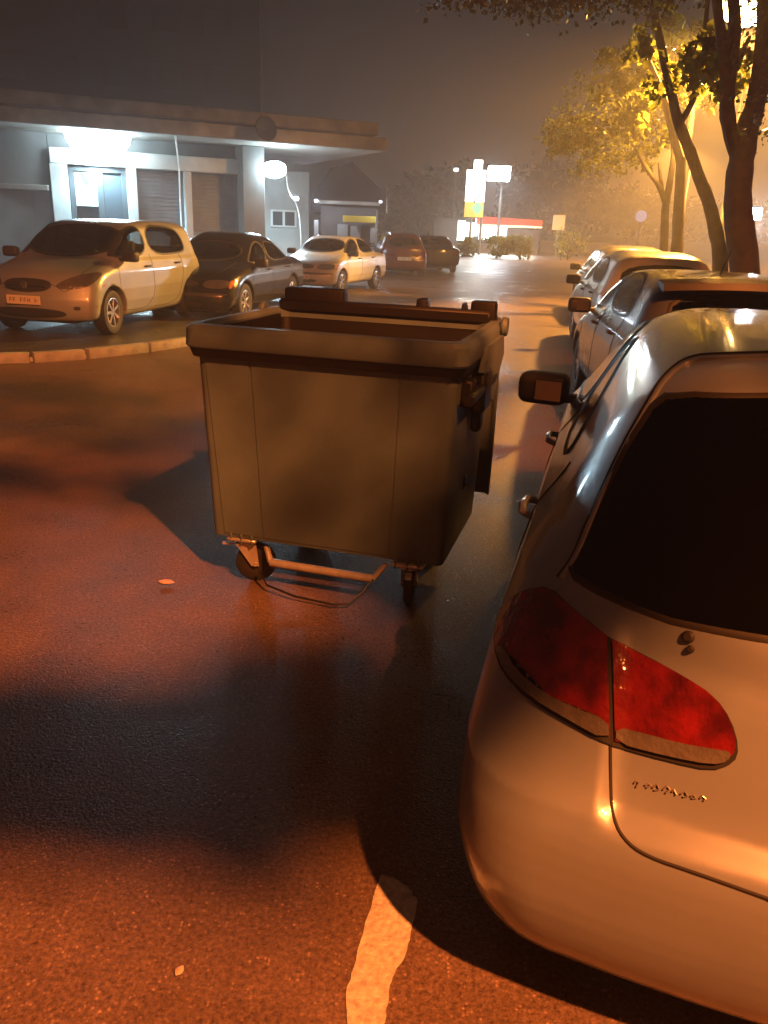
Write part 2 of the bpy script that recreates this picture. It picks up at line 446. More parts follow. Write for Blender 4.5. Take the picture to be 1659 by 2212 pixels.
def make_car(name, label, body, res, pm, pos, theta, spec, group='parked cars', scale=1.0):
    """local axes: x forward, y left, origin on the ground under the car's middle"""
    x0 = body.L/2
    root = empty(name, pos, theta); root.scale = (scale,)*3
    tag(root, label, 'car', group)
    V, Q, N = body.surf(res)
    c = V[Q].mean(1); cn = N[Q].mean(1)
    cls = np.zeros(len(Q), int)
    gap = body.W2*.35
    wins = []
    def sidez(poly): return in_poly(c[:, 0], c[:, 2], resample(np.array(smooth_poly(list(map(tuple, poly)), 2)), .5)) & (np.abs(c[:, 1]) > gap)
    for p in spec.get('side_windows', []):
        P = np.array(smooth_poly(list(map(tuple, p)), 2)); m = in_poly(c[:, 0], c[:, 2], offset_poly(resample(P, .03), .012)) & (np.abs(c[:, 1]) > gap) & (np.abs(cn[:, 1]) > .3)
        cls[m] = -1
    for key, sg in (('windshield', 1), ('rear_window', -1)):
        if key in spec:
            P = np.array(smooth_poly(list(map(tuple, spec[key])), 2))
            m = in_poly(c[:, 1], c[:, 2], offset_poly(resample(P, .03), .012)) & (cn[:, 0]*sg > .15)
            cls[m] = -1
    parts = [('body', 0)]
    k = 1
    for (pn, view, poly) in spec.get('panels', []):
        P = list(map(tuple, poly))
        if view in ('L', 'Rr'): m = in_poly(c[:, 0], c[:, 2], P) & ((c[:, 1] > gap) if view == 'L' else (c[:, 1] < -gap))
        elif view == 'T': m = in_poly(c[:, 0], c[:, 1], P) & (cn[:, 2] > .45)
        elif view == 'B': m = in_poly(c[:, 1], c[:, 2], P) & (cn[:, 0] < -.15) & (c[:, 0] < body.L*.35)
        elif view == 'F': m = in_poly(c[:, 1], c[:, 2], P) & (cn[:, 0] > .15)
        cls[m & (cls == 0)] = k; parts.append((pn, k)); k += 1
    Vl = V-np.array([x0, 0, 0])
    for pn, kk in parts:
        q = Q[cls == kk]
        if not len(q): continue
        u, inv = np.unique(q, return_inverse=True)
        mesh_obj(pn, Vl[u], inv.reshape(q.shape), pm, root, smooth=True, normals=N[u])
    # glass with its black border
    sideglass = spec.get('side_glass', M['glass'])
    for p in spec.get('side_windows', []):
        for vw in ('L', 'Rr'):
            g = patch(body, vw, p, .002, 'side_window', sideglass, root, x0=x0)
            patch(body, vw, p, .007, 'window_seal', M['trim'], g, ring=(-.014, .022), x0=x0)
    if 'windshield' in spec:
        g = patch(body, 'F', spec['windshield'], .002, 'windshield', spec.get('wglass', M['glasslight']), root, x0=x0)
        patch(body, 'F', spec['windshield'], .007, 'window_seal', M['trim'], g, ring=(-.014, .03), x0=x0)
    if 'rear_window' in spec and not spec.get('custom_rear'):
        g = patch(body, 'B', spec['rear_window'], .002, 'rear_window', spec.get('rglass', M['glass']), root, x0=x0)
        patch(body, 'B', spec['rear_window'], .007, 'window_seal', M['trim'], g, ring=(-.014, .03), x0=x0)
    for (pn, view, poly, mk, mirror) in spec.get('patches', []):
        patch(body, view, poly, .006, pn, M[mk], root, x0=x0, step=.02, thick=1)
        if mirror:
            if view in ('F', 'B'): patch(body, view, [(-a, b) for a, b in poly], .006, pn, M[mk], root, x0=x0, step=.02, thick=1)
            elif view == 'L': patch(body, 'Rr', poly, .006, pn, M[mk], root, x0=x0, step=.02, thick=1)
    for (view, pts, closed) in spec.get('seams', []):
        for vw in ([view] if view != 'L' else ['L', 'Rr']):
            seam(body, vw, curve(pts) if not closed else smooth_poly(pts, 2), 'panel_gap', M['gap'], root, .0045, x0, closed)
    # wheels
    for (wx, wz) in body.wheels:
        for left in (True, False):
            make_wheel(root, (wx-x0, (body.W2-.12)*(1 if left else -1), body.wr), body.wr, .19, left, steer=(spec.get('steer', 0) if wx > x0 else 0))
    # inner wells and floor
    MB().box((0, 0, .22), (body.L-.5, body.W2*2-.62, .06), None, .01).build('underbody', M['trim'], root)
    for (wx, wz) in body.wheels:
        MB().box((wx-x0, 0, .45), (.74, body.W2*2-.60, .46), None, .05).build('wheel_well', M['trim'], root)
    # mirrors
    for s in (1, -1):
        mx, mz = spec['mirror']; yb = body.W2*.93
        b = MB(); b.box((mx-x0, s*(yb+.14), mz), (.14, .235, .15), Matrix.Rotation(s*R(-8), 3, 'Z'), .055, 4)
        b.box((mx-x0+.02, s*(yb+.02), mz-.045), (.07, .12, .04), None, .012, 2)
        mo = b.build('wing_mirror', spec.get('mirror_mat', M['trim']), root, smooth=True)
        MB().box((mx-x0-.080, s*(yb+.115), mz), (.006, .125, .095), Matrix.Rotation(s*R(-8), 3, 'Z'), .002).build('mirror_glass', M['mirror'], mo)
    # handles
    for (hx, hz) in spec.get('handles', []):
        for vw, s in (('L', 1), ('Rr', -1)):
            Qh, Nh = body.march(*rays_for(vw, np.array([[hx, hz]]), body)); p = Qh[0]-np.array([x0, 0, 0])
            b = MB(); b.tube([p+Nh[0]*(-.005)+np.array([-.085, 0, 0]), p+Nh[0]*.03+np.array([-.065, 0, 0]), p+Nh[0]*.036, p+Nh[0]*.03+np.array([.065, 0, 0]), p-Nh[0]*.005+np.array([.085, 0, 0])], [.012, .013, .014, .013, .012], 8)
            b.build('door_handle', spec.get('handle_mat', M['trim']), root, smooth=True)
    # cabin
    sx = spec.get('seat_x', 2.2)
    for s in (1, -1):
        b = MB(); b.box((sx-x0, s*.36, .50), (.50, .48, .16), None, .05, 2)
        b.box((sx-x0-.25, s*.36, .82), (.14, .48, .58), Matrix.Rotation(R(-14), 3, 'Y'), .05, 2)
        b.box((sx-x0-.34, s*.36, 1.16), (.10, .26, .17), None, .04, 2)
        b.build('seat', M['cloth'], root, smooth=True)
    b = MB(); b.box((sx-x0-.95, 0, .50), (.48, 1.22, .16), None, .05, 2); b.box((sx-x0-1.22, 0, .80), (.14, 1.22, .50), Matrix.Rotation(R(-14), 3, 'Y'), .05, 2)
    b.build('back_seat', M['cloth'], root, smooth=True)
    b = MB(); b.box((sx-x0+.82, 0, .80), (.36, 1.30, .22), None, .06, 2); b.build('dashboard', M['cloth'], root, smooth=True)
    b = MB(); rg = []
    b.tube([(sx-x0+.56+.05*math.cos(a), .36+.18*math.sin(a), .86+.17*math.cos(a)) for a in np.linspace(0, 2*math.pi, 17)], .014, 6); b.build('steering_wheel', M['trim'], root, smooth=True)
    return root

SEC_HATCH = [(.1, .88), (.25, .955), (.45, .995), (.62, 1.0), (.80, .985), (.92, .955), (.97, .915), (1.02, .885), (1.2, .80), (1.36, .715), (1.50, .60), (1.7, .5)]
def door_polys(xa, xb, xc, zb, zs, zt=1.5):
    return [('front_door', 'L', [(xb, zs), (xc, zs), (xc, zb), (xb, zb)]), ('front_door', 'Rr', [(xb, zs), (xc, zs), (xc, zb), (xb, zb)]),
            ('rear_door', 'L', [(xa, zs+.25), (xa+.25, zs), (xb, zs), (xb, zb), (xa, zb)]), ('rear_door', 'Rr', [(xa, zs+.25), (xa+.25, zs), (xb, zs), (xb, zb), (xa, zb)])]

# ------------------------------------------------------------------ ground
def asphalt(name, base, dry, wet, scale=1.0, puddle=.5):
    m = bpy.data.materials.new(name); m.use_nodes = True; t = m.node_tree; b = t.nodes['Principled BSDF']
    co = t.nodes.new('ShaderNodeTexCoord'); P = co.outputs['Object']
    def noise_(s, d=4, r=.55):
        n = t.nodes.new('ShaderNodeTexNoise'); n.inputs['Scale'].default_value = s; n.inputs['Detail'].default_value = d; n.inputs['Roughness'].default_value = r
        t.links.new(P, n.inputs['Vector']); return n.outputs[0]
    def rng_(src, a, b_, c, d):
        r = t.nodes.new('ShaderNodeMapRange'); r.inputs[1].default_value = a; r.inputs[2].default_value = b_; r.inputs[3].default_value = c; r.inputs[4].default_value = d
        t.links.new(src, r.inputs[0]); return r.outputs[0]
    def math_(op, a, b_):
        n = t.nodes.new('ShaderNodeMath'); n.operation = op
        for i, v in enumerate((a, b_)):
            if isinstance(v, (int, float)): n.inputs[i].default_value = v
            else: t.links.new(v, n.inputs[i])
        return n.outputs[0]
    vo = t.nodes.new('ShaderNodeTexVoronoi'); vo.inputs['Scale'].default_value = 105*scale; t.links.new(P, vo.inputs['Vector'])
    vo2 = t.nodes.new('ShaderNodeTexVoronoi'); vo2.inputs['Scale'].default_value = 190*scale; t.links.new(P, vo2.inputs['Vector'])
    sepc = t.nodes.new('ShaderNodeSeparateColor'); t.links.new(vo.outputs['Color'], sepc.inputs[0])
    big = noise_(.55, 5, .6); mid = noise_(3.5, 5, .6)
    stone = math_('MULTIPLY', rng_(sepc.outputs[0], .74, 1.0, 0, 2.8), math_('MULTIPLY', rng_(vo.outputs['Distance'], .12, .6, 1, 0), rng_(noise_(11, 5, .7), .42, .62, .12, 1)))                 # a few pale chips among the dark ones
    var = math_('MULTIPLY', rng_(mid, .3, .7, .75, 1.25), rng_(noise_(75, 4, .75), .32, .68, .40, 1.60))
    tot = math_('ADD', var, stone)
    v = t.nodes.new('ShaderNodeVectorMath'); v.operation = 'SCALE'; v.inputs[0].default_value = base; t.links.new(tot, v.inputs['Scale'])
    t.links.new(v.outputs[0], b.inputs['Base Color'])
    pud = rng_(big, puddle, puddle+.22, 0, 1)                        # 1 = standing water
    ro = math_('ADD', math_('MULTIPLY', pud, wet-dry), math_('ADD', rng_(mid, .3, .7, dry-.08, dry+.1), 0))
    ro = math_('MAXIMUM', math_('SUBTRACT', ro, math_('MULTIPLY', rng_(noise_(60, 2, .5), .52, .68, 0, 1), .26)), .07)
    t.links.new(ro, b.inputs['Roughness'])
    b.inputs['Specular IOR Level'].default_value = .30
    hgt = math_('ADD', math_('MULTIPLY', vo.outputs['Distance'], -1.0), math_('MULTIPLY', vo2.outputs['Distance'], -.5))
    hgt = math_('ADD', hgt, math_('MULTIPLY', noise_(28, 3), .22))
    bp = t.nodes.new('ShaderNodeBump'); bp.inputs['Distance'].default_value = .004
    t.links.new(rng_(pud, 0, 1, .38, .08), bp.inputs['Strength']); t.links.new(hgt, bp.inputs['Height'])
    t.links.new(bp.outputs[0], b.inputs['Normal'])
    return m
M['asphalt'] = asphalt('wet_asphalt', (.100, .070, .056), .50, .16, 1.0, .52)
M['island'] = asphalt('island_asphalt', (.05, .05, .05), .42, .12, .8, .56)
M['kerb'] = mat('kerb_concrete', (.30, .31, .33), .55, nvar=.3, nscale=9, bump=.4, bscale=40, rvar=.15)
M['paint_line'] = mat('worn_line_paint', (.42, .40, .36), .55, nvar=.35, nscale=55, bump=.5, bscale=90)

gnd = MB(); n_ = 40
gnd.poly([(-320, -60, 0), (320, -60, 0), (320, 420, 0), (-320, 420, 0)])
g0 = gnd.build('road', M['asphalt']); tag(g0, 'wet asphalt car park and road under orange street light', kind='structure')

# raised parking island on the left with its kerb of single stones
kpts = [(-13.0, 8.9), (-9.0, 8.95), (-6.2, 9.15), (-5.0, 9.35), (-4.4, 9.62), (-3.9, 9.98), (-3.45, 10.5), (-3.05, 11.25), (-2.55, 12.3), (-2.05, 13.6), (-1.7, 15.2), (-1.9, 17.2), (-2.6, 18.8), (-3.6, 19.6), (-8, 20.4), (-30, 20.6)]
kc = curve(kpts, 2)
isl = MB(); isl.prism([(p[0]-.0, p[1]) for p in kc]+[(-30, 9)], 0.004, .095)
io = isl.build('parking_island', M['island']); tag(io, 'low raised asphalt island behind the curved kerb', kind='structure')
kb = MB(); kb.tube([(p[0], p[1], .01) for p in kc], .05, 6); ko = kb.build('kerb', M['kerb']); tag(ko, 'curved concrete kerb edging the parking island', kind='structure')
seg = []; acc_ = 0; last = Vector((*kc[0], 0)); cur = [Vector((*kc[0], 0))]
fine = []
for a, b in zip(kc, kc[1:]):
    a = Vector((*a, 0)); b = Vector((*b, 0)); k = max(1, int((b-a).length/.1))
    for j in range(k): fine.append(a+(b-a)*j/k)
i = 0; Ls = [.86, .80, .55, .80, .60, .84, .80]; li = 0
while i < len(fine)-3 and fine[i].y < 19:
    j = i; d = 0
    while j < len(fine)-1 and d < Ls[li % 7]: d += (fine[j+1]-fine[j]).length; j += 1
    li += 1
    a, b = fine[i], fine[min(j, len(fine)-1)]
    if a.x > -9.5:
        t_ = (b-a).normalized(); nrm = Vector((t_.y, -t_.x, 0)); mid_ = (a+b)/2
        rot = Matrix.Rotation(math.atan2(t_.y, t_.x)+R(random.uniform(-.6, .6)), 3, 'Z')
        s_ = MB(); s_.box((0, 0, 0), ((b-a).length-.022, .13, .15), None, .014, 2)
        so = s_.build('kerb_stone', M['kerb'], ko, smooth=True); so.location = mid_+nrm*.055+Vector((0, 0, .045+random.uniform(-.004, .004))); so.rotation_euler = (R(random.uniform(-1, 1)), 0, math.atan2(t_.y, t_.x)+R(random.uniform(-.6, .6)))
    i = j
# worn painted line cut short where the silver car's shadow would cover it
pl = [(752, 2215), (748, 2140), (762, 2095), (790, 1995), (815, 1905), (826, 1890), (850, 1896), (880, 1915), (902, 1945), (885, 2030), (868, 2080), (846, 2110), (838, 2160), (830, 2215), (840, 2260), (755, 2260)]
pv = []
for i, q in enumerate(pl):
    nx_ = pl[(i+1) % len(pl)]
    for j in range(5):
        x_ = q[0]+(nx_[0]-q[0])*j/5+random.uniform(-2, 2); y_ = q[1]+(nx_[1]-q[1])*j/5+random.uniform(-2, 2); pv.append(G(x_, y_, .004))
pb = MB(); pb.poly(pv); po = pb.build('painted_line', M['paint_line']); tag(po, 'worn pale painted bay line beside the silver car', kind='structure')

# ------------------------------------------------------------------ street lamps (the photograph shows them lit)
M['pole'] = mat('galvanised_pole', (.22, .22, .21), .5, .6)
M['lamp_mast'] = emis('mast_lens', (.8, .92, 1.0), 45)
M['lamp_orange'] = emis('sodium_lens', (1, .62, .22), 60)
M['lamp_cyan'] = emis('white_led_lens', (.62, .88, 1.0), 130)
def street_lamp(name, base, head, power, colr, lens, label, radius=.12, hs=1.0, cat='street lamp', cone=165):
    base = Vector(base); head = Vector(head)
    root = empty(name, base); tag(root, label, cat)
    h = head-base
    d = Vector((h.x, h.y, 0)); L_ = d.length; dn = d.normalized() if L_ > .01 else Vector((1, 0, 0))
    b = MB(); pts = [(0, 0, 0), (0, 0, h.z*.9)]
    for k in range(1, 8):
        a = k/7*math.pi/2; pts.append((dn.x*L_*(1-math.cos(a))*.9, dn.y*L_*(1-math.cos(a))*.9, h.z*.9+(h.z*.1+.05)*math.sin(a)))
    b.tube(pts, [.09, .06]+[.045]*7, 10); b.build('pole', M['pole'], root, smooth=True)
    ang = math.atan2(dn.y, dn.x); rt = Matrix.Rotation(ang, 3, 'Z')
    MB().box(h+Vector((0, 0, .09*hs)), (.62*hs, .28*hs, .12*hs), rt, .04*hs, 2).build('lamp_housing', M['pole'], root, smooth=True)
    MB().box(h+Vector((0, 0, .0)), (.44*hs, .22*hs, .06*hs), rt, .025*hs, 2).build('lamp_lens', lens, root, smooth=True)
    ld = bpy.data.lights.new('lamp_light', 'SPOT'); ld.energy = power; ld.color = colr; ld.shadow_soft_size = radius; ld.spot_size = R(cone); ld.spot_blend = .35
    lo = bpy.data.objects.new('lamp_light', ld); col.objects.link(lo); lo.parent = root; lo.location = h+Vector((0, 0, -.10*hs-radius*.4))
    return root
# behind the photographer: the lamp that lights the foreground
street_lamp('street_lamp', (4.9, -4.6, 0), (3.3, -3.2, 8.0), 17000, SODIUM, M['lamp_orange'], 'sodium street lamp standing behind the silver hatchback', .10)
# behind the trees on the right
LP = AT(1606, 32, 19.5)
street_lamp('street_lamp', (LP.x+1.0, LP.y+1.5, 0), LP, 18000, AMBER, M['lamp_orange'], 'glowing orange street lamp behind the forked tree', .16, 3.3, cone=174)  # head scaled up so the lens stands in for the lamp's bloom
L2 = AT(1438, 105, 24.0)
street_lamp('street_lamp', (L2.x+2.45, L2.y+.6, 0), L2, 2600, AMBER, M['lamp_orange'], 'smaller lit street lamp behind the leaning trunk', .12, 1.0, cone=140)
L3 = AT(1470, 300, 52.0)
street_lamp('street_lamp', (L3.x+1.2, L3.y+1.0, 0), L3, 20000, AMBER, M['lamp_orange'], 'far street lamp down the road beyond the thin trees', .2, 1.0, cone=155)

# ------------------------------------------------------------------ the wheeled container
M['bin'] = mat('bin_plastic', (.105, .158, .195), .52, nvar=.18, nscale=3.2, bump=.12, bscale=110, rvar=.12, detail=8)
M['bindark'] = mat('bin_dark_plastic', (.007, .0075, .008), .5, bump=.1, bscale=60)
M['galv'] = mat('galvanised_steel', (.62, .62, .62), .30, .55, nvar=.15, nscale=30)
YAWB = R(-15.4)
BR = empty('wheeled_container', (-.309, 3.412, 0), YAWB); tag(BR, 'big grey-green four-wheeled rubbish container standing open on the wet asphalt', 'rubbish container')
W_, D_, H_, BW, BT = 1.293, 1.04, 1.262, 1.153, .094
def rrect(x0, x1, y0, y1, z, r, n=5):
    o = []
    for cx_, cy_, a0 in ((x1-r, y1-r, 0), (x0+r, y1-r, 90), (x0+r, y0+r, 180), (x1-r, y0+r, 270)):
        for k in range(n+1):
            a = R(a0+90*k/n); o.append((cx_+r*math.cos(a), cy_+r*math.sin(a), z))
    return o
def bring(z, inset=0.0, r=.038):
    u = (z-.24)/(H_-.24); w2 = (BW+(W_-.09-BW)*u)/2-inset; y0 = BT*(1-u)+.04*u+inset; y1 = D_-.10*(1-u)-.03-inset
    return rrect(-w2, w2, y0, y1, z, r)
b = MB()
zs = [.24, .245, .30, .55, .85, 1.10, H_-.03]
rings = [bring(.24, .10, .05), bring(.24, .03)]+[bring(z) for z in zs[1:]]
b.loft(rings, cap=False); b.build('tub', M['bin'], BR, smooth=True)
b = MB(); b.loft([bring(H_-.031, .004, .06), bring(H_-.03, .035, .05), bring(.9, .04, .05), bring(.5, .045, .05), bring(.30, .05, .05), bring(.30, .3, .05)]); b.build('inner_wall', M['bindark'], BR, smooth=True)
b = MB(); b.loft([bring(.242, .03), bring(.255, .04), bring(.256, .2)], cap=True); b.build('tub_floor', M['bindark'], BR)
def fy(z): u = (z-.24)/(H_-.24); return BT*(1-u)+.04*u
b = MB()                                       # shallow raised panels on the front
for xa, xb in ((-.53, -.325), (-.315, .335), (.345, .53)):
    z0_, z1_ = .262, H_-.11; s0 = .955; sh = 1.0
    q = [(xa*s0, fy(z0_)-.004, z0_), (xb*s0, fy(z0_)-.004, z0_), (xb*1.05, fy(z1_)-.004, z1_), (xa*1.05, fy(z1_)-.004, z1_)]
    q2 = [(p[0], p[1]+.02, p[2]) for p in q]
    b.loft([q2, q], cap=True)
b.build('front_panel', M['bin'], BR)
# rim: outward band with dark underside
b = MB()
o = W_/2
def rim(z, ins, r=.06): return rrect(-o+ins, o-ins, ins, D_-ins, z, r)
b.loft([rim(H_-.095, .035), rim(H_-.10, .006), rim(H_-.09, 0), rim(H_-.018, .004), rim(H_, .018), rim(H_+.002, .055), rim(H_-.02, .075), rim(H_-.05, .075)])
b.build('rim', M['bin'], BR, smooth=True)
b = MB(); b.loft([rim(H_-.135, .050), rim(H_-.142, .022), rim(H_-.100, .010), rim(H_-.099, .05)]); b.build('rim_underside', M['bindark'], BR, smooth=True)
# side trunnion bars, arms and pocket brackets
for s in (1, -1):
    b = MB(); xs = s*(o+.012)
    b.tube([(xs-s*.01, .08 if s > 0 else .5, 1.02), (xs-s*.01, .74, 1.02)], .026, 10)
    b.box((xs-s*.04, .22 if s > 0 else .55, 1.03), (.06, .10, .12), None, .012); b.box((xs-s*.02, .46, 1.0), (.07, .20, .20), None, .02)
    b.box((xs-s*.03, .45, .88), (.05, .09, .14), Matrix.Rotation(R(10), 3, 'X'), .015)
    b.build('lifting_bar', M['bindark'], BR, smooth=True)
    b = MB()
    pts = [(.34, 1.10), (.44, H_-.06), (.92, H_-.06), (.98, H_-.16), (.82, 1.0), (.72, .90), (.62, .93), (.60, 1.0)]
    r1 = [(xs-s*.02, y, z) for y, z in pts]; r2 = [(xs+s*.004, y, z) for y, z in pts]
    b.loft([r1, r2], cap=True); b.build('side_bracket', M['bin'], BR)
    b = MB(); b.lathe([(.001, 0), (.045, 0), (.05, .01), (.045, .03), (.001, .035)], 'z', 16); ho = b.build('lid_pivot', M['bin'], BR, smooth=True, loc=(s*(o+.0), .93, H_-.02)); ho.rotation_euler = (0, R(90*s), 0)
# lid: flipped back, hanging down behind the tub
lm = MB(); yl = D_+.07
sec_ = [(-.06, 1.33), (.0, 1.345), (.05, 1.30), (.09, 1.16), (.11, .95), (.12, .7), (.11, .46), (.085, .34)]
ring_o = [[(x_, yl+a, z) for a, z in sec_] for x_ in (-.60, -.56, -.2, .2, .56, .60)]
vv = []; ff = []
xsl = [-.62, -.60, -.58, -.30, -.28, 0, .28, .30, .58, .60, .62]
for i_, x_ in enumerate(xsl):
    dy = -.03 if i_ in (0, 10) else (.012 if i_ in (3, 4, 6, 7) else 0)
    for a, z in sec_: vv.append((x_, yl+a+dy, z-.075))
n_ = len(sec_)
for i_ in range(len(xsl)-1):
    for j in range(n_-1): ff.append((i_*n_+j, (i_+1)*n_+j, (i_+1)*n_+j+1, i_*n_+j+1))
lid = mesh_obj('lid', vv, ff, M['bin'], BR, smooth=True)
md = lid.modifiers.new('t', 'SOLIDIFY'); md.thickness = .012
b = MB()
for (xa, xb, zt) in ((-.56, -.22, 1.36), (.18, .24, 1.34), (.42, .445, 1.33), (.47, .60, 1.345)):
    b.box(((xa+xb)/2, D_-.02, zt-.06), (xb-xa, .10, .14), None, .018, 2)
b.tube([(-.60, D_+.02, 1.27), (.60, D_+.02, 1.27)], .018, 8)
b.box((0, D_-.05, 1.275), (1.17, .085, .07), None, .015)
b.build('lid_hinge', M['bindark'], BR, smooth=True)
# rubbish bags inside
def blob(name, c, r, mt, seed, parent=None):
    bm = bmesh.new(); bmesh.ops.create_icosphere(bm, subdivisions=4, radius=1)
    for v in bm.verts:
        p = v.co*1.0; n1 = noise.noise(p*1.6+Vector((seed, 0, 0)))*.35+noise.noise(p*4+Vector((0, seed, 0)))*.16+abs(noise.noise(p*9))*.06
        v.co = Vector((p.x*r[0], p.y*r[1], p.z*r[2]))*(1+n1)
    me = bpy.data.meshes.new(name); bm.to_mesh(me); bm.free(); me.shade_smooth(); me.materials.append(mt)
    ob = bpy.data.objects.new(name, me); col.objects.link(ob); ob.location = c
    if parent: ob.parent = parent
    return ob
M['bag'] = mat('black_bag', (.012, .012, .014), .22, coat=.4, bump=.5, bscale=25)
cB, sB = math.cos(YAWB), math.sin(YAWB)
def binw(x_, y_, z_): return Vector((-.309+x_*cB-y_*sB, 3.412+x_*sB+y_*cB, z_))
bg = blob('rubbish_bag', binw(-.12, .55, .70), (.30, .26, .32), M['bag'], 3.1); tag(bg, 'shiny black rubbish bag bulging up inside the open container', 'rubbish bag', 'rubbish bags in the container')
bg = blob('rubbish_bag', binw(.30, .52, .55), (.24, .28, .24), M['bag'], 8.4); tag(bg, 'black rubbish bag sunk low in the right half of the container', 'rubbish bag', 'rubbish bags in the container')
bg = blob('rubbish_bag', binw(.10, .50, .42), (.34, .30, .12), M['bag'], 5.4); tag(bg, 'flattened black rubbish bag at the bottom of the container', 'rubbish bag', 'rubbish bags in the container')
# castors
for (cx_, cy_, ang, front) in ((-.42, .15, 18, 1), (.42, .13, 100, 1), (-.40, .84, 20, 0), (.40, .84, 170, 0)):
    b = MB(); rt = Matrix.Rotation(R(ang), 3, 'Z')
    b.box((cx_, cy_, .232), (.15, .13, .016), None, .004); b.lathe([(.001, .228), (.045, .226), (.048, .205), (.001, .200)], 'z', 14, (cx_, cy_, 0))
    off = rt @ Vector((.045, 0, 0))
    for s in (1, -1):
        sd = rt @ Vector((0, s*.034, 0)); p0 = Vector((cx_, cy_, .205))+sd; p1 = Vector((cx_, cy_, .10))+off+sd
        q = [p0-rt @ Vector((.05, 0, 0)), p0+rt @ Vector((.05, 0, 0)), p1+rt @ Vector((.018, 0, -.012)), p1-rt @ Vector((.018, 0, .012))]
        th = rt @ Vector((0, .004, 0))
        b.loft([[p-th for p in q], [p+th for p in q]], cap=True)
    b.tube([Vector((cx_, cy_, .10))+off-rt @ Vector((0, .046, 0)), Vector((cx_, cy_, .10))+off+rt @ Vector((0, .046, 0))], .011, 8)
    b.box(Vector((cx_, cy_, .195))+rt @ Vector((-.085, 0, 0)), (.07, .03, .010), rt, .003)
    fo = b.build('castor', M['galv'], BR, smooth=True)
    wv = MB(); wv.lathe([(.001, -.02), (.05, -.022), (.085, -.024), (.10, -.014), (.10, .014), (.085, .024), (.05, .022), (.001, .02)], 'y', 24)
    wo = wv.build('castor_wheel', M['rubber'], fo, smooth=True); wo.location = Vector((cx_, cy_, .10))+off; wo.rotation_euler = (0, 0, R(ang))
    b = MB()
    for dx in (-.055, 0, .055): b.box((cx_+dx, cy_, .238), (.012, .13, .05), None, .003)
    b.build('castor_mount', M['bin'], BR)
b = MB(); b.tube([(-.27, .10, .135), (.25, .10, .130)], .020, 10); b.tube([(-.27, .10, .135), (-.31, .14, .20)], .015, 8); b.tube([(.25, .10, .13), (.30, .14, .20)], .015, 8)
b.build('foot_bar', M['galv'], BR, smooth=True)
b = MB(); b.tube([(-.33, .10, .08), (-.26, .03, .045), (-.1, -.01, .03), (.10, -.02, .025), (.17, .0, .035), (.22, .06, .08), (.24, .1, .12)], .0055, 6)
b.build('brake_wire', M['bindark'], BR, smooth=True)

# ------------------------------------------------------------------ cars
def seamset(xa, xb, xc, zb, zs):
    return [('L', [(xb, zs+.02), (xb, zb), (xc-.05, zb), (xc, zb+.1), (xc, zs-.02)], False), ('L', [(xa+.02, zs+.05), (xa-.06, zs-.2), (xa+.06, zb+.25), (xa+.28, zb), (xb, zb)], False)]
# --- near silver hatchback
prof = [(.14, .135), (.02, .19), (-.05, .34), (-.045, .53), (-.01, .60), (.02, .65), (.05, .74), (.10, .88), (.16, .97), (.20, 1.015), (.40, 1.19), (.60, 1.345), (.66, 1.395), (.78, 1.425), (1.3, 1.462), (1.9, 1.467), (2.35, 1.43), (2.55, 1.38), (3.2, 1.0), (3.4, .93), (3.8, .83), (4.0, .72), (4.1, .55), (4.1, .32), (4.0, .20)]
nb = Body(prof, 1.74, [(.1, .90), (.22, .97), (.42, 1.022), (.60, 1.026), (.78, .995), (.92, .955), (.97, .915), (1.02, .875), (1.2, .765), (1.36, .665), (1.50, .55), (1.7, .45)], [(.78, .31), (3.28, .31)], .31, [(.3, .10), (.6, .12), (.75, .22), (1.0, .36), (1.3, .22), (1.45, .10)], [(.3, .25), (.8, .3), (1.4, .15)], round_k=.20, recess=(.024, .60, .575, .97))
TN = R(75); fN = Vector((math.cos(TN), math.sin(TN), 0)); PN = Vector((1.0, 1.1, 0)) + fN*nb.L/2
def pxraw_for(pos, theta, body):
    c_, s_ = math.cos(theta), math.sin(theta); x0 = body.L/2
    def loc(P): d = P-np.array(pos); return np.stack([d[:, 0]*c_+d[:, 1]*s_+x0, -d[:, 0]*s_+d[:, 1]*c_, d[:, 2]], 1)
    def f(A):
        O = np.repeat(np.array([[0, 0, CAMH]]), len(A), 0)
        D = np.array([ray(a[0], a[1]) for a in A]); D /= np.linalg.norm(D, axis=1)[:, None]
        Ol = loc(O); Dl = loc(O+D)-Ol
        return Ol+Dl*.6, Dl
    return f
NR = pxraw_for(PN, TN, nb)
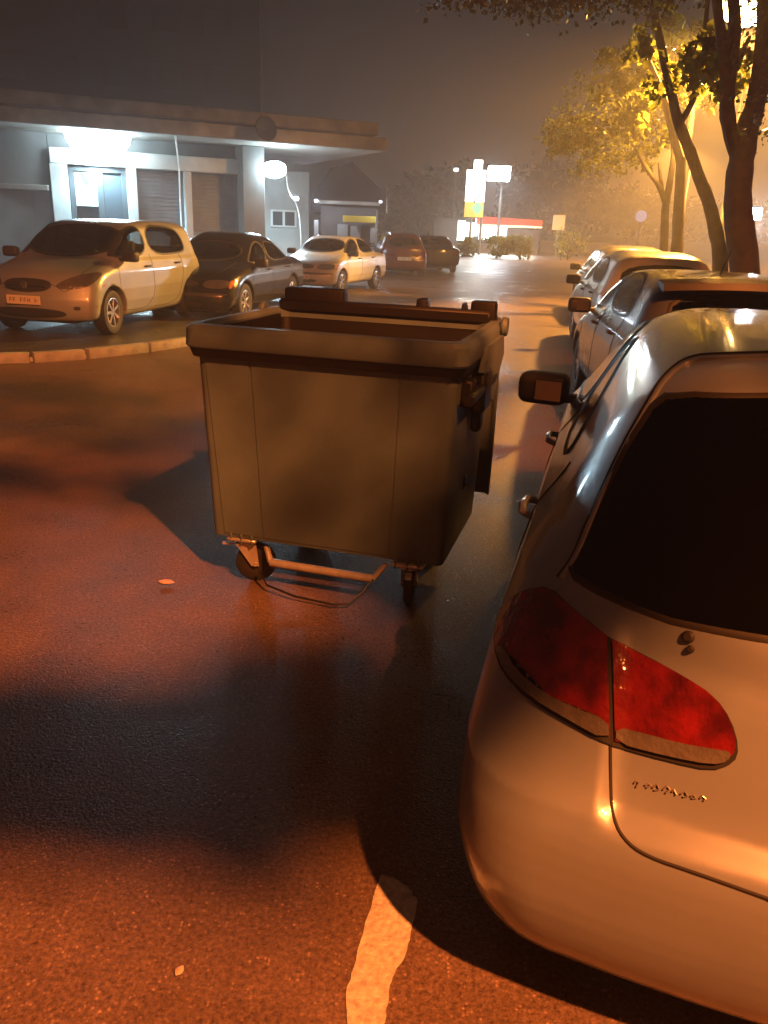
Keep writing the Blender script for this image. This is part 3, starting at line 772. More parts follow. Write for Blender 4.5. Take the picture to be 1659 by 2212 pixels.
# measured corner points of the rear glass, carried onto the body and mirrored
gpx = [(1229, 1228), (1262, 1140), (1302, 1060), (1358, 949), (1407, 875), (1437, 853), (1500, 850), (1659, 853)]
gbt = [(1240, 1248), (1303, 1285), (1377, 1318), (1450, 1345), (1560, 1368), (1659, 1385)]
Qg, _n = nb.march(*NR(np.array(gpx, float)), 6.0); Qb, _n = nb.march(*NR(np.array(gbt, float)), 6.0)
left = [(q[1], q[2]) for q in Qg]; bot = [(q[1], q[2]) for q in Qb]
half = left[::-1]+bot
yc = lambda L_: [(abs(a), z) for a, z in L_]
half = yc(half)
rear_poly = half+[(-a, z) for a, z in half[::-1]]
print('rear glass', [(round(a, 2), round(b_, 2)) for a, b_ in half])
specN = dict(custom_rear=True, rear_window=rear_poly, side_windows=[[(2.02, 1.0), (3.0, .995), (2.86, 1.10), (2.42, 1.355), (2.02, 1.375)], [(1.22, .985), (1.46, 1.14), (1.72, 1.28), (1.96, 1.37), (1.96, 1.0)]],
    windshield=[(-.68, 1.03), (.68, 1.03), (.54, 1.38), (-.54, 1.38)], wglass=M['glass'], side_glass=M['glass'],
    panels=door_polys(1.05, 1.99, 3.05, .30, 1.0)+[('bonnet', 'T', [(3.1, -.62), (3.1, .62), (4.05, .55), (4.05, -.55)])],
    seams=seamset(1.05, 1.99, 3.05, .30, 1.0), mirror=(2.55, 1.0), handles=[(1.16, .86), (2.16, .85)], handle_mat=M['silver'], seat_x=2.25,
    patches=[('headlight', 'F', [(.38, .66), (.80, .72), (.80, .84), (.40, .78)], 'clearlens', True), ('grille', 'F', [(-.34, .58), (.34, .58), (.34, .70), (-.34, .70)], 'trim', False)])
silver = make_car('parked_car', 'near silver hatchback seen from its rear corner, filling the lower right', nb, .018, M['silver'], PN, TN, specN)
X0N = nb.L/2
def mirror_part(o, name):
    me = o.data.copy(); co = np.empty(len(me.vertices)*3); me.vertices.foreach_get('co', co); co = co.reshape(-1, 3); co[:, 1] *= -1
    me.vertices.foreach_set('co', co.ravel()); me.flip_normals(); me.update()
    c = bpy.data.objects.new(name, me); col.objects.link(c); c.parent = o.parent; return c
def rear_only(body, o_): pass
g = patch(nb, 'B', rear_poly, .003, 'rear_window', M['tint'], silver, rnd=0, x0=X0N, step=.03)
patch(nb, 'B', rear_poly, .008, 'window_seal', M['trim'], g, rnd=0, ring=(-.008, .012), x0=X0N, step=.02)
bk = patch(nb, 'B', [(a*.985, z) for a, z in rear_poly], -.03, 'parcel_blind', M['cloth'], silver, rnd=0, x0=X0N, step=.05)
out_l = [(1135, 1276), (1190, 1268), (1238, 1315), (1318.6, 1378), (1319, 1379), (1319, 1609), (1318.6, 1610), (1230, 1566), (1140, 1512), (1088, 1455), (1068, 1395), (1078, 1330), (1100, 1296)]
inn_l = [(1319, 1379), (1320, 1379.5), (1400, 1418), (1480, 1462), (1545, 1505), (1580, 1555), (1597, 1615), (1586, 1648), (1540, 1664), (1450, 1645), (1322, 1611), (1319, 1610)]
def pxpatch(poly, off, name, mt, parent, rnd=1, both=True, **k):
    p = patch(nb, 'px', poly, off, name, mt, parent, rnd=rnd, step=9, raw=NR, x0=X0N, **k)
    return p
for nm, poly in (('tail_light', out_l), ('tail_light', inn_l)):
    hsg = pxpatch(poly, .006, nm, M['gap'], silver, thick=1)
    P = np.array(poly, float); c_ = P.mean(0)
    red = c_+(P-c_)*np.array([.965, .93])+np.array([0, -6])
    kids = [('red_lens', red, 'redlens')]
    if poly is out_l: cl = [(1078, 1400), (1096, 1398), (1122, 1450), (1180, 1498), (1250, 1532), (1312, 1553), (1312, 1600), (1230, 1556), (1150, 1508), (1098, 1455)]
    else: cl = [(1326, 1568), (1400, 1585), (1480, 1606), (1560, 1618), (1580, 1622), (1574, 1642), (1540, 1650), (1450, 1634), (1326, 1603)]
    kids.append(('clear_lens', np.array(cl, float), 'clearlens'))
    for i_, (kn, kp, km) in enumerate(kids): pxpatch(list(map(tuple, kp)), .011+.003*i_, kn, M[km], hsg, rnd=1)
    m2 = mirror_part(hsg, nm)
    for ch in list(hsg.children):
        c2 = mirror_part(ch, ch.name.split('.')[0]); c2.parent = m2
def pxseam(pts, name, mt, rad, off=-.001):
    s_ = seam(nb, 'px', [np.array(p, float) for p in curve(pts)], name, mt, silver, rad, X0N, raw=NR, off=off) if False else None
    P = resample(np.array(curve(pts), float), 12)[:-1]
    # keep the open run only
    pts2 = []
    cv = curve(pts)
    for a, b_ in zip(cv, cv[1:]):
        k = max(1, int(math.dist(a, b_)/14))
        for j in range(k): pts2.append((a[0]+(b_[0]-a[0])*j/k, a[1]+(b_[1]-a[1])*j/k))
    pts2.append(cv[-1])
    Q, N = nb.march(*NR(np.array(pts2, float)), 6.0)
    Q = Q+N*off
    L_ = Q.copy(); 
    full = [Vector(q)-Vector((X0N, 0, 0)) for q in L_]
    s1 = MB().tube(full, rad, 6).build(name, mt, silver, smooth=True)
    s2 = MB().tube([Vector((v.x, -v.y, v.z)) for v in full], rad, 6).build(name, mt, silver, smooth=True)
    return full
sm = pxseam([(1318, 1600), (1319, 1700), (1322, 1760), (1345, 1812), (1395, 1850), (1500, 1885), (1659, 1942)], 'panel_gap', M['gap'], .0042)
e1 = sm[-1]; Qm, Nm = nb.march(*rays_for('B', np.array([(y_, e1.z) for y_ in np.linspace(e1.y, -e1.y, 24)]), nb))
MB().tube([Vector(q)-Vector((X0N, 0, 0)) for q in Qm], .0042, 6).build('panel_gap', M['gap'], silver, smooth=True)
ed = pxseam([(1212, 1250), (1245, 1205), (1290, 1095), (1345, 975), (1400, 880), (1440, 815), (1490, 778), (1560, 774), (1659, 772)], 'tailgate_edge', M['silver'], .0075, .001)
e1 = ed[-1]; Qm, Nm = nb.march(*rays_for('T', np.array([(e1.x+X0N-.02*(1-(y_/e1.y)**2), y_) for y_ in np.linspace(e1.y, -e1.y, 24)]), nb))
MB().tube([Vector(q)-Vector((X0N, 0, 0)) for q in Qm], .0075, 6).build('tailgate_edge', M['silver'], silver, smooth=True)
pxseam([(1204, 1246), (1236, 1205), (1281, 1095), (1336, 975), (1390, 878), (1432, 808), (1486, 768), (1560, 763), (1659, 761)], 'panel_gap', M['gap'], .005, -.001)
# rain-blurred model script under the lamp, and the washer jet
b = MB(); rr_ = random.Random(4)
for k in range(8):
    px_ = 1372+k*20+rr_.uniform(-3, 3); py_ = 1692+k*4.6
    Q, N = nb.march(*NR(np.array([[px_, py_], [px_+rr_.uniform(3, 10), py_-rr_.uniform(2, 9)], [px_+rr_.uniform(9, 15), py_+rr_.uniform(-2, 6)], [px_+rr_.uniform(2, 8), py_+rr_.uniform(4, 9)]], float)), 6.0)
    b.tube([Vector(q)-Vector((X0N, 0, 0))+Vector(n)*.003 for q, n in zip(Q, N)], .0019, 5)
b.build('model_script', M['grey'], silver)
Q, N = nb.march(*NR(np.array([[1487, 1376], [1492, 1402]], float)), 6.0)
b = MB()
for q, n, r_ in zip(Q, N, (.013, .008)):
    p = Vector(q)-Vector((X0N, 0, 0)); rt = Vector(n).to_track_quat('Z', 'Y').to_matrix()
    m_ = rt
    b.loft([[p+m_ @ Vector((r_*s_*math.cos(a), r_*s_*math.sin(a), h_)) for a in np.linspace(0, 2*math.pi, 13)[:-1]] for s_, h_ in ((1, -.002), (1, .005), (.6, .011))], cap=True)
b.build('washer_jet', M['trim'], silver, smooth=True)
b = MB(); b.tube([(1.35-X0N, 0, 1.45), (1.05-X0N, 0, 1.62)], [.006, .002], 6); b.build('aerial', M['trim'], silver)

def rot2(theta): return Vector((math.cos(theta), math.sin(theta), 0)), Vector((-math.sin(theta), math.cos(theta), 0))
def place_by(body, theta, pt, lx, ly, z=0.0, sc_=1.0):
    """car centre so that local point (lx from rear, ly left) falls on pt"""
    f, l = rot2(theta); p = Vector((pt[0], pt[1], 0))-f*(lx-body.L/2)*sc_-l*ly*sc_; p.z = z; return p

# --- champagne hatchback on the island
profS = [(.12, .22), (0, .32), (-.01, .58), (.05, .68), (.05, .95), (.09, 1.06), (.27, 1.44), (.36, 1.51), (.55, 1.545), (1.4, 1.56), (2.05, 1.54), (2.4, 1.475), (3.10, 1.03), (3.3, .98), (3.75, .88), (3.94, .74), (3.99, .60), (4.03, .48), (4.0, .28), (3.9, .2)]
sb = Body(profS, 1.75, [(.1, .88), (.25, .955), (.45, .995), (.62, 1.0), (.85, .985), (.98, .955), (1.03, .925), (1.1, .905), (1.3, .845), (1.45, .785), (1.55, .72), (1.7, .65)], [(.66, .31), (3.22, .31)], .31, [(.3, .12), (1.0, .2), (1.45, .1)], [(.3, .30), (.8, .34), (1.1, .22), (1.45, .14)], round_k=.11)
specS = dict(side_windows=[[(2.03, 1.05), (2.98, 1.03), (2.88, 1.10), (2.38, 1.455), (2.04, 1.475)], [(1.94, 1.05), (1.95, 1.48), (1.2, 1.485), (.78, 1.42), (.66, 1.12), (.90, 1.055)]],
    windshield=[(-.74, 1.045), (.74, 1.045), (.65, 1.47), (-.65, 1.47)], rear_window=[(-.56, 1.10), (.56, 1.10), (.50, 1.40), (-.50, 1.40)], side_glass=M['glasslight'],
    panels=door_polys(.98, 1.99, 3.02, .30, 1.05)+[('bonnet', 'T', [(3.12, -.66), (3.12, .66), (3.92, .58), (3.92, -.58)])],
    seams=seamset(.98, 1.99, 3.02, .30, 1.05)+[('T', [(3.14, -.64), (3.5, -.66), (3.86, -.60), (3.90, -.35), (3.92, 0), (3.90, .35), (3.86, .60), (3.5, .66), (3.14, .64)], False)],
    mirror=(2.84, 1.06), handles=[(1.14, .92), (2.16, .90)], seat_x=2.2, steer=R(4),
    patches=[('headlight', 'F', [(.36, .66), (.66, .64), (.82, .72), (.845, .86), (.74, .86), (.50, .78)], 'clearlens', True),
             ('grille', 'F', [(-.33, .60), (.33, .60), (.36, .77), (-.36, .77)], 'trim', False),
             ('lower_grille', 'F', [(-.56, .27), (.56, .27), (.48, .40), (-.48, .40)], 'trim', False),
             ('fog_light_cover', 'F', [(.62, .38), (.70, .38), (.70, .43), (.62, .43)], 'trim', True),
             ('side_repeater', 'L', [(3.42, .68), (3.50, .68), (3.50, .71), (3.42, .71)], 'amberlens', True),
             ('tail_light', 'B', [(.62, .72), (.80, .72), (.74, 1.08), (.64, 1.05)], 'redlens', True)])
TS = R(-101)
PS = place_by(sb, TS, G(243, 722, .095), 3.22, sb.W2-.08, .095)
champ = make_car('parked_car', 'pale champagne hatchback facing left of camera on the kerbed island', sb, .028, M['champagne'], PS, TS, specS)
def plate(car, body, xfront, z, front=True, m='plate', marks=True, sc_=1.0):
    x = xfront-body.L/2; s = 1 if front else -1
    b = MB().box((x+s*.012, 0, z), (.012, .50*sc_, .115*sc_), None, .004).build('number_plate', M[m], car)
    if marks:
        q = MB(); rr = random.Random(int(z*100))
        for k in range(8):
            if k in (2, 6): continue
            y = (-.19+k*.054)*sc_; hgt = .062*sc_
            q.box((x+s*.0190, y-.010, z), (.0015, .007, hgt)); 
            if rr.random() < .7: q.box((x+s*.0190, y+.008, z+hgt*.40), (.0015, .026, .009))
            if rr.random() < .7: q.box((x+s*.0190, y+.008, z-.002), (.0015, .026, .009))
            if rr.random() < .5: q.box((x+s*.0190, y+.020, z), (.0015, .007, hgt))
        q.build('plate_characters', M['ink'], b)
    return b
plate(champ, sb, 4.03, .50)
b = MB(); e_ = [(.0, .055), (.045, .045), (.05, 0), (.03, -.04), (0, -.06), (-.03, -.04), (-.05, 0), (-.045, .045)]
b.loft([[(4.0-sb.L/2+.0, y, .69+z) for y, z in e_], [(4.012-sb.L/2, y*.8, .69+z*.8) for y, z in e_]], cap=True); b.build('badge', M['chrome'], champ)
b = MB(); b.box((3.985-sb.L/2, 0, .69), (.012, .62, .016), None, .003); b.box((3.98-sb.L/2, 0, .645), (.012, .60, .010), None, .003); b.build('grille_bar', M['trim'], champ)

# --- sedans
def sedan_prof(L, H):
    k = L/4.14; q = H/1.415
    P = [(.1, .25), (0, .38), (-.01, .6), (.03, .88), (.09, .965), (.5, 1.0), (.78, 1.03), (1.30, 1.34), (1.5, 1.395), (2.1, 1.42), (2.45, 1.37), (3.06, .99), (3.26, .935), (3.85, .82), (4.02, .70), (4.09, .56), (4.14, .46), (4.1, .28), (4.0, .2)]
    return [(x*k, z*(q if z > .8 else 1)) for x, z in P]
SEC_SED = [(.1, .88), (.25, .955), (.45, .995), (.62, 1.0), (.80, .985), (.9, .96), (.95, .92), (1.0, .885), (1.2, .79), (1.34, .70), (1.45, .62), (1.7, .5)]
def sedan_spec(k, gl=M['glass'], q=1.0):
    X = lambda L_: [(x*k, z) for x, z in L_]
    return dict(side_windows=[X([(2.05, .985), (2.95, .975), (2.84, 1.06), (2.42, 1.33), (2.07, 1.345)]), X([(1.97, .99), (1.98, 1.345), (1.55, 1.335), (1.2, 1.18), (1.02, 1.04), (1.15, 1.0)])],
        windshield=[(-.64, 1.0), (.64, 1.0), (.53, 1.335), (-.53, 1.335)], rear_window=[(-.56, 1.06), (.56, 1.06), (.48, 1.31), (-.48, 1.31)], side_glass=gl,
        panels=door_polys(1.02*k, 2.01*k, 3.0*k, .28, .985)+[('bonnet', 'T', [(3.12*k, -.62), (3.12*k, .62), (3.95*k, .58), (3.95*k, -.58)])],
        seams=seamset(1.02*k, 2.01*k, 3.0*k, .28, .985)+[('T', [(3.14*k, -.62), (3.9*k, -.60), (4.0*k, 0), (3.9*k, .60), (3.14*k, .62)], False)],
        mirror=(2.82*k, .99), handles=[(1.2*k, .86), (2.18*k, .85)], seat_x=2.2*k,
        patches=[('headlight', 'F', [(.38, .60), (.80, .60), (.80, .735), (.40, .735)], 'clearlens', True), ('grille', 'F', [(-.32, .62), (.32, .62), (.32, .72), (-.32, .72)], 'trim', False),
                 ('lower_grille', 'F', [(-.4, .28), (.4, .28), (.4, .38), (-.4, .38)], 'trim', False), ('bumper_strip', 'F', [(-.78, .48), (.78, .48), (.78, .53), (-.78, .53)], 'trim', False),
                 ('turn_signal', 'F', [(.785, .60), (.83, .60), (.83, .73), (.785, .73)], 'amberlens', True),
                 ('tail_light', 'B', [(.46, .66), (.80, .66), (.80, .86), (.50, .86)], 'redlens', True)])
BOWR = [(.3, .14), (.9, .12), (1.3, .08)]; BOWF = [(.3, .26), (.8, .26), (1.1, .2), (1.4, .12)]
cb = Body(sedan_prof(4.14, 1.41), 1.66, SEC_SED, [(.86, .29), (3.30, .29)], .29, BOWR, BOWF, round_k=.12, arch=.34)
TC = R(-110)
PC = place_by(cb, TC, G(737, 634, 0), 3.30, cb.W2-.06)
cream = make_car('parked_car', 'cream saloon with its lit side toward the road, beyond the black saloon', cb, .034, M['cream'], PC, TC, sedan_spec(1.0, M['glasslight']))
plate(cream, cb, 4.14, .42)
bb = Body(sedan_prof(4.55, 1.50), 1.78, SEC_SED, [(.94, .33), (3.62, .33)], .33, BOWR, BOWF, round_k=.22, arch=.37)
TB = R(-101)
PB = place_by(bb, TB, (-2.62, 14.6), 3.62, bb.W2-.06, .0)
blk = make_car('parked_car', 'glossy black saloon parked close behind the champagne hatchback', bb, .034, M['black'], PB, TB, sedan_spec(4.55/4.14))

# --- row on the right, ahead of the silver car
def hatch_spec(extra=(), gl=M['glass'], rg=M['glass']):
    return dict(side_windows=[[(2.03, 1.02), (2.95, 1.0), (2.84, 1.10), (2.40, 1.37), (2.05, 1.39)], [(1.95, 1.03), (1.96, 1.39), (1.3, 1.385), (.98, 1.28), (.86, 1.10), (1.0, 1.04)]],
        windshield=[(-.66, 1.03), (.66, 1.03), (.55, 1.38), (-.55, 1.38)], rear_window=[(-.60, 1.02), (.60, 1.02), (.52, 1.335), (-.52, 1.335)], side_glass=gl, rglass=rg,
        panels=door_polys(.98, 1.99, 3.02, .30, 1.0), seams=seamset(.98, 1.99, 3.02, .30, 1.0)+[('B', [(-.6, .60), (.6, .60)], False)], mirror=(2.65, 1.0), handles=[(1.14, .9), (2.16, .88)], seat_x=2.2,
        patches=[('headlight', 'F', [(.38, .62), (.80, .66), (.82, .80), (.42, .74)], 'clearlens', True), ('tail_light', 'B', [(.58, .68), (.82, .68), (.76, .98), (.60, .98)], 'redlens', True)]+list(extra))
profH = [(.12, .22), (0, .32), (-.01, .58), (.05, .66), (.07, .92), (.14, 1.0), (.36, 1.32), (.46, 1.40), (.8, 1.435), (1.4, 1.45), (2.0, 1.44), (2.38, 1.38), (3.08, .99), (3.3, .94), (3.78, .84), (3.95, .70), (4.02, .48), (4.0, .28), (3.9, .2)]
def hbody(H=1.45, W=1.74): 
    P = [(x, z*(H/1.45 if z > .9 else 1)) for x, z in profH]
    return Body(P, W, SEC_HATCH, [(.70, .31), (3.25, .31)], .31, [(.3, .12), (1.0, .22), (1.4, .12)], [(.3, .28), (.8, .3), (1.4, .14)], round_k=.17)
h2 = hbody(1.43)
T2 = R(84)
P2c = place_by(h2, T2, (2.62, 5.85), 0, 0)
c2 = make_car('parked_car', 'steel-blue hatchback with a dark tailgate spoiler ahead of the silver one', h2, .028, M['steel'], P2c, T2, hatch_spec())
b = MB(); xs_ = -h2.L/2
rv = []; 
for y_ in np.linspace(-.62, .62, 13):
    bow = .10*(y_/.62)**2; zt = 1.405-.035*(y_/.62)**2
    rv.append([(xs_+.50+bow, y_, zt+.012), (xs_+.22+bow*1.3, y_, zt-.005), (xs_+.20+bow*1.3, y_, zt-.055), (xs_+.28+bow, y_, zt-.06), (xs_+.46+bow, y_, zt-.02)])
b.loft(rv, cap=True); b.build('tailgate_spoiler', M['trim'], c2, smooth=True)
b = MB(); b.tube([(xs_+1.0, .05, 1.42), (xs_+.78, .05, 1.62)], [.007, .003], 6); b.build('aerial', M['trim'], c2)
h3 = hbody(1.50, 1.70)
T3 = R(84); P3 = place_by(h3, T3, (3.58, 10.8), 0, 0)
c3 = make_car('parked_car', 'white hatchback with pale roof between the blue hatchback and the trees', h3, .034, M['white'], P3, T3, hatch_spec())
T4 = R(84); P4 = place_by(h3, T4, (4.74, 16.1), 0, 0)
c4 = make_car('parked_car', 'grey hatchback mostly hidden in front of the white one', h3, .045, M['grey'], P4, T4, hatch_spec())
# --- two dark cars across the road, seen from the rear
h5 = hbody(1.50, 1.72)
T5 = R(97); p5 = G(872, 598, 0)
P5 = place_by(h5, T5, (p5.x, p5.y), 0, 0)
c5 = make_car('parked_car', 'dark red hatchback with a pale rear plate left of the road', h5, .045, M['darkred'], P5, T5, hatch_spec([('reflector', 'B', [(.30, .68), (.58, .68), (.58, .80), (.30, .80)], 'redlens', True)]))
plate(c5, h5, -.02, .62, front=False)
T6 = R(99); p6 = G(950, 590, 0)
P6 = place_by(cb, T6, (p6.x, p6.y), 0, 0)
c6 = make_car('parked_car', 'dark saloon furthest along the left side of the road', cb, .05, M['navy'], P6, T6, sedan_spec(1.0))

# ------------------------------------------------------------------ flat-roofed building on the left
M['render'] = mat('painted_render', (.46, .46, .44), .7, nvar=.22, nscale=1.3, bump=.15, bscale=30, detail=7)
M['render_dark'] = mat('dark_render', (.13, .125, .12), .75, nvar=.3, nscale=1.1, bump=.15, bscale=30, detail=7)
M['fascia'] = mat('concrete_fascia', (.30, .27, .23), .7, nvar=.35, nscale=1.6, bump=.25, bscale=22, detail=8)
M['shutter'] = mat('shutter_steel', (.17, .18, .20), .5, .3, nvar=.2, nscale=3)
M['frame'] = mat('dark_frame', (.05, .055, .06), .5)
M['paper'] = mat('white_board', (.78, .80, .78), .6, nvar=.12, nscale=3)
M['winglass'] = mat('dark_pane', (.05, .06, .07), .12, coat=.6)
A0 = AT(150, 470, 23.0); UA = math.atan2(4.2, 9.3)
BO = Vector((A0.x, 23.0, 0)); bu = Vector((math.cos(UA), math.sin(UA), 0)); bv = Vector((-math.sin(UA), math.cos(UA), 0))
def LB(px, py, y0):                        # local (x, z) of a measured point on the plane y = y0 of the building
    d = Vector(ray(px, py)); o_ = Vector((0, 0, CAMH))-BO
    t = (y0-o_.dot(bv))/d.dot(bv); p = o_+d*t; return p.dot(bu), p.z
bld = empty('shop_building', BO, UA); tag(bld, 'long flat-roofed shop block with double concrete canopy and shuttered bays', 'building')
xr, zt = LB(820, 266, 0); _, zb1 = LB(820, 293, 0)
xr2, zt2 = LB(838, 298, -.3); _, zb2 = LB(838, 327, -.3)
WY = 1.7
def LW(px, py): return LB(px, py, WY)
print('bld', xr, zt, zb1, xr2, zt2, zb2, LW(150, 320), LW(515, 350), LW(515, 382))
MB().box(((xr-9)/2, 3.9, (zt+zb1)/2), (xr+9, 7.8, zt-zb1), None, .03).build('roof_slab', M['fascia'], bld)
MB().box(((xr-.15-9)/2, 4.2, (zb1+zt2)/2), (xr-.3+9, 7.6, abs(zb1-zt2)+.04), None, .0).build('fascia_recess', M['render_dark'], bld)
MB().box(((xr2-9)/2, 3.75, (zt2+zb2)/2), (xr2+9, 8.1, zt2-zb2), None, .03).build('canopy_slab', M['fascia'], bld)
xs0, _ = LW(112, 400); xp0, _ = LW(516, 400); xp1, _ = LW(562, 400); xe, _ = LW(655, 400)
zh1 = LW(330, 332)[1]; zh0 = LW(330, 366)[1]
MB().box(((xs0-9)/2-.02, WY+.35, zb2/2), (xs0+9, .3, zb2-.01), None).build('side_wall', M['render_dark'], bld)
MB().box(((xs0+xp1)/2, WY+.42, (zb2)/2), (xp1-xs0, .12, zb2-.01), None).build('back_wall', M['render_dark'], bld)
MB().box(((xs0+xp0)/2, WY+.12, (zh0+zh1)/2), (xp0-xs0, .30, zh1-zh0), None, .02).build('lintel_band', M['render'], bld)
def colm(pxa, pxb, name='column', m='render', dep=.32, y=WY+.10, zt_=None):
    a, _ = LW(pxa, 420); b_, _ = LW(pxb, 420)
    MB().box(((a+b_)/2, y, (zt_ or zh0)/2), (b_-a, dep, (zt_ or zh0)-.004), None, .012).build(name, M[m], bld)
    return a, b_
colm(112, 150); c2x = colm(276, 297); c3x = colm(399, 414)
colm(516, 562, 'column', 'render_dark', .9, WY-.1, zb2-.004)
# door unit
a_, b_ = LW(152, 420)[0], LW(276, 420)[0]
fr = MB()
for (x0_, x1_, z0_, z1_) in ((a_, b_, zh0-.16, zh0-.004), (a_, a_+.14, 0, zh0-.16), (b_-.14, b_, 0, zh0-.16), ((a_+b_)/2-.04, (a_+b_)/2+.14, 0, zh0-.16), (a_, b_, .55, .68)):
    fr.box(((x0_+x1_)/2, WY+.14, (z0_+z1_)/2), (x1_-x0_, .10, z1_-z0_), None, .01)
du = fr.build('door_frame', M['frame'], bld)
za, zb_ = LW(190, 368)[1], LW(190, 445)[1]
pa, pb_ = LW(163, 400)[0], LW(210, 400)[0]
bdp = MB().box(((pa+pb_)/2, WY+.16, (za+zb_)/2), (pb_-pa, .03, za-zb_), None, .004).build('door_panel', M['paper'], du)
q = MB(); cxm, czm = LW(184, 385); q.loft([[(cxm+dx_, WY+y_, czm+dz_) for dx_, dz_ in ((-.13, .16), (.0, .13), (.11, .05), (.12, -.13), (.03, -.20), (-.09, -.06))] for y_ in (.142, .138)], cap=True); q.build('torn_poster', M['ink'], bdp)
pa, pb_ = LW(220, 400)[0], LW(266, 400)[0]
MB().box(((pa+pb_)/2, WY+.17, (zh0-.2+.7)/2), (pb_-pa, .02, zh0-.95), None, .003).build('door_pane', M['winglass'], du)
MB().box((pa+.06, WY+.10, 1.05), (.03, .06, .28), None, .01).build('door_handle', M['galv'], du)
# shutters: slats with real depth
def shutter(xa, xb):
    sh = MB(); n = int(zh0/.11)
    for k in range(n):
        z = .06+k*zh0/n; sh.box(((xa+xb)/2, WY+.26, z), (xb-xa, .03, zh0/n-.018), None, .008)
    sh.box(((xa+xb)/2, WY+.275, zh0/2), (xb-xa, .012, zh0-.01)); sh.box((xa+.04, WY+.22, zh0/2), (.08, .06, zh0-.02)); sh.box((xb-.04, WY+.22, zh0/2), (.08, .06, zh0-.02))
    sh.build('roller_shutter', M['shutter'], bld)
shutter(c2x[1], c3x[0]); shutter(c3x[1], LW(516, 420)[0])
# pale end wall with a double window and cables
xa, xb = xp1, xe
MB().box(((xa+xb)/2+.2, WY+2.2, zb2*.44), (xb-xa+1.4, .2, zb2*.86), None).build('end_wall', M['render'], bld)
def LE(px, py): return LB(px, py, WY+2.1)
wa, wt = LE(583, 452); wb, wbm = LE(640, 492)
wf = MB(); w_ = wb-wa; hh = wt-wbm
wf.box(((wa+wb)/2, WY+2.07, (wt+wbm)/2), (w_, .05, hh), None, .01); wo = wf.build('window', M['paper'], bld)
for k in range(2):
    MB().box((wa+w_*(.27+.46*k), WY+2.038, (wt+wbm)/2), (w_*.36, .02, hh*.78), None, .004).build('pane', M['winglass'], wo)
b = MB(); p0 = LB(378, 284, -.1); p1 = LB(385, 365, 1.5)
b.tube([(p0[0], -.1, p0[1]), (p0[0]+.1, .3, p0[1]-.4), (LW(384, 370)[0], 1.45, zh0+.1), (LW(386, 420)[0], 1.50, 2.2), (LW(388, 450)[0], 1.52, .02)], .022, 6); b.build('hanging_cable', M['paper'], bld, smooth=True)
p0 = LB(618, 375, .3); p1 = LB(642, 440, 1.9); p2 = LB(650, 490, 1.9)
b = MB(); b.tube(curve([(p0[0], .3, p0[1]), (p0[0]+.25, .9, p0[1]-.5), (p1[0], 1.9, p1[1]), (p2[0], 1.9, p2[1]), (p2[0], 1.9, .02)]), .018, 6); b.build('hanging_cable', M['paper'], bld, smooth=True)
dx_, dz_ = LB(567, 282, -.45)
b = MB(); b.lathe([(.001, 0), (.12, .02), (.28, .08), (.33, .14), (.31, .15), (.26, .10), (.001, .04)], 'y', 20); dsh = b.build('satellite_dish', M['trim'], None, smooth=True)
dsh.location = BO+bu*dx_+bv*(-.62)+Vector((0, 0, dz_)); dsh.rotation_euler = (R(12), 0, UA+R(190)); tag(dsh, 'dark round dish fixed on the front of the concrete canopy', 'dish')
# cold white floodlights
def flood(px, py, y0, power, wd, label, s=1.0, tilt=30, spread=150):
    x_, z_ = LB(px, py, y0); p = BO+bu*x_+bv*y0; p.z = z_
    root = empty('floodlight', p, UA); tag(root, label, 'floodlight', 'cold white floodlights on the shop block')
    rt = Matrix.Rotation(R(tilt), 3, 'X')
    b = MB(); b.box(rt @ Vector((0, .10, 0)), (wd*.7, .14, .20*s), rt, .03); b.build('lamp_housing', M['trim'], root)
    b = MB(); b.loft([[rt @ Vector((wd/2*k_*math.cos(a), yy, .15*s*k_*math.sin(a))) for a in np.linspace(0, 2*math.pi, 25)[:-1]] for k_, yy in ((.8, .06), (1, .0), (.94, -.07), (.75, -.13), (.4, -.17), (.05, -.18))], cap=True)  # lens made oversized to stand in for the glare around the lamp
    b.build('lamp_lens', M['lamp_cyan'], root, smooth=True)
    MB().box((0, .25, 0), (.05, .5, .05), None, .005).build('bracket', M['trim'], root)
    ld = bpy.data.lights.new('flood_light', 'SPOT'); ld.energy = power; ld.color = CYAN; ld.shadow_soft_size = .12; ld.spot_size = R(spread); ld.spot_blend = .5
    lo = bpy.data.objects.new('flood_light', ld); col.objects.link(lo); lo.parent = root; lo.location = (0, .30, -.14*s); lo.rotation_euler = (R(0), 0, 0)
    return root
flood(212, 292, 1.05, 1050, 1.75, 'blinding cold floodlight above the shop door', 4.3, 22)
flood(592, 366, .95, 420, .78, 'cold floodlight under the canopy end beside the dark pillar', 1.7, 25)
# low dark wing further left with a pale coping
lw = empty('low_annex', AT(40, 470, 24.0)*1.0, R(14)); lw.location.z = 0; tag(lw, 'low dark annex with pale coping at the left edge', 'building')
MB().box((-4.2, .5, 1.15), (10, .4, 2.3), None).build('wall', M['render_dark'], lw)
MB().box((-4.2, .42, 2.37), (10.1, .6, .14), None, .01).build('coping', M['fascia'], lw)
# dark tower block behind
tp = AT(562, 200, 52); twr = empty('tower_block', (tp.x, 52, 0), R(8)); tag(twr, 'unlit dark tower block rising behind the shop block', 'building')
MB().box((-21, 8, 21), (42, 14, 42), None).build('wall', mat('tower_render', (.02, .02, .024), .85, nvar=.2, nscale=.4), twr)
M['towerglass'] = mat('unlit_window', (.012, .013, .016), .25)
wm = None
for i_ in range(7):
    for j in range(9):
        if wm is None:
            wm = MB().box((0, 0, 0), (1.5, .06, 1.35), None, .02).build('window', M['towerglass'], twr); o_ = wm
        else:
            o_ = wm.copy(); col.objects.link(o_)
        o_.location = (-2.4-i_*2.9, .99, 9.5+j*2.9)

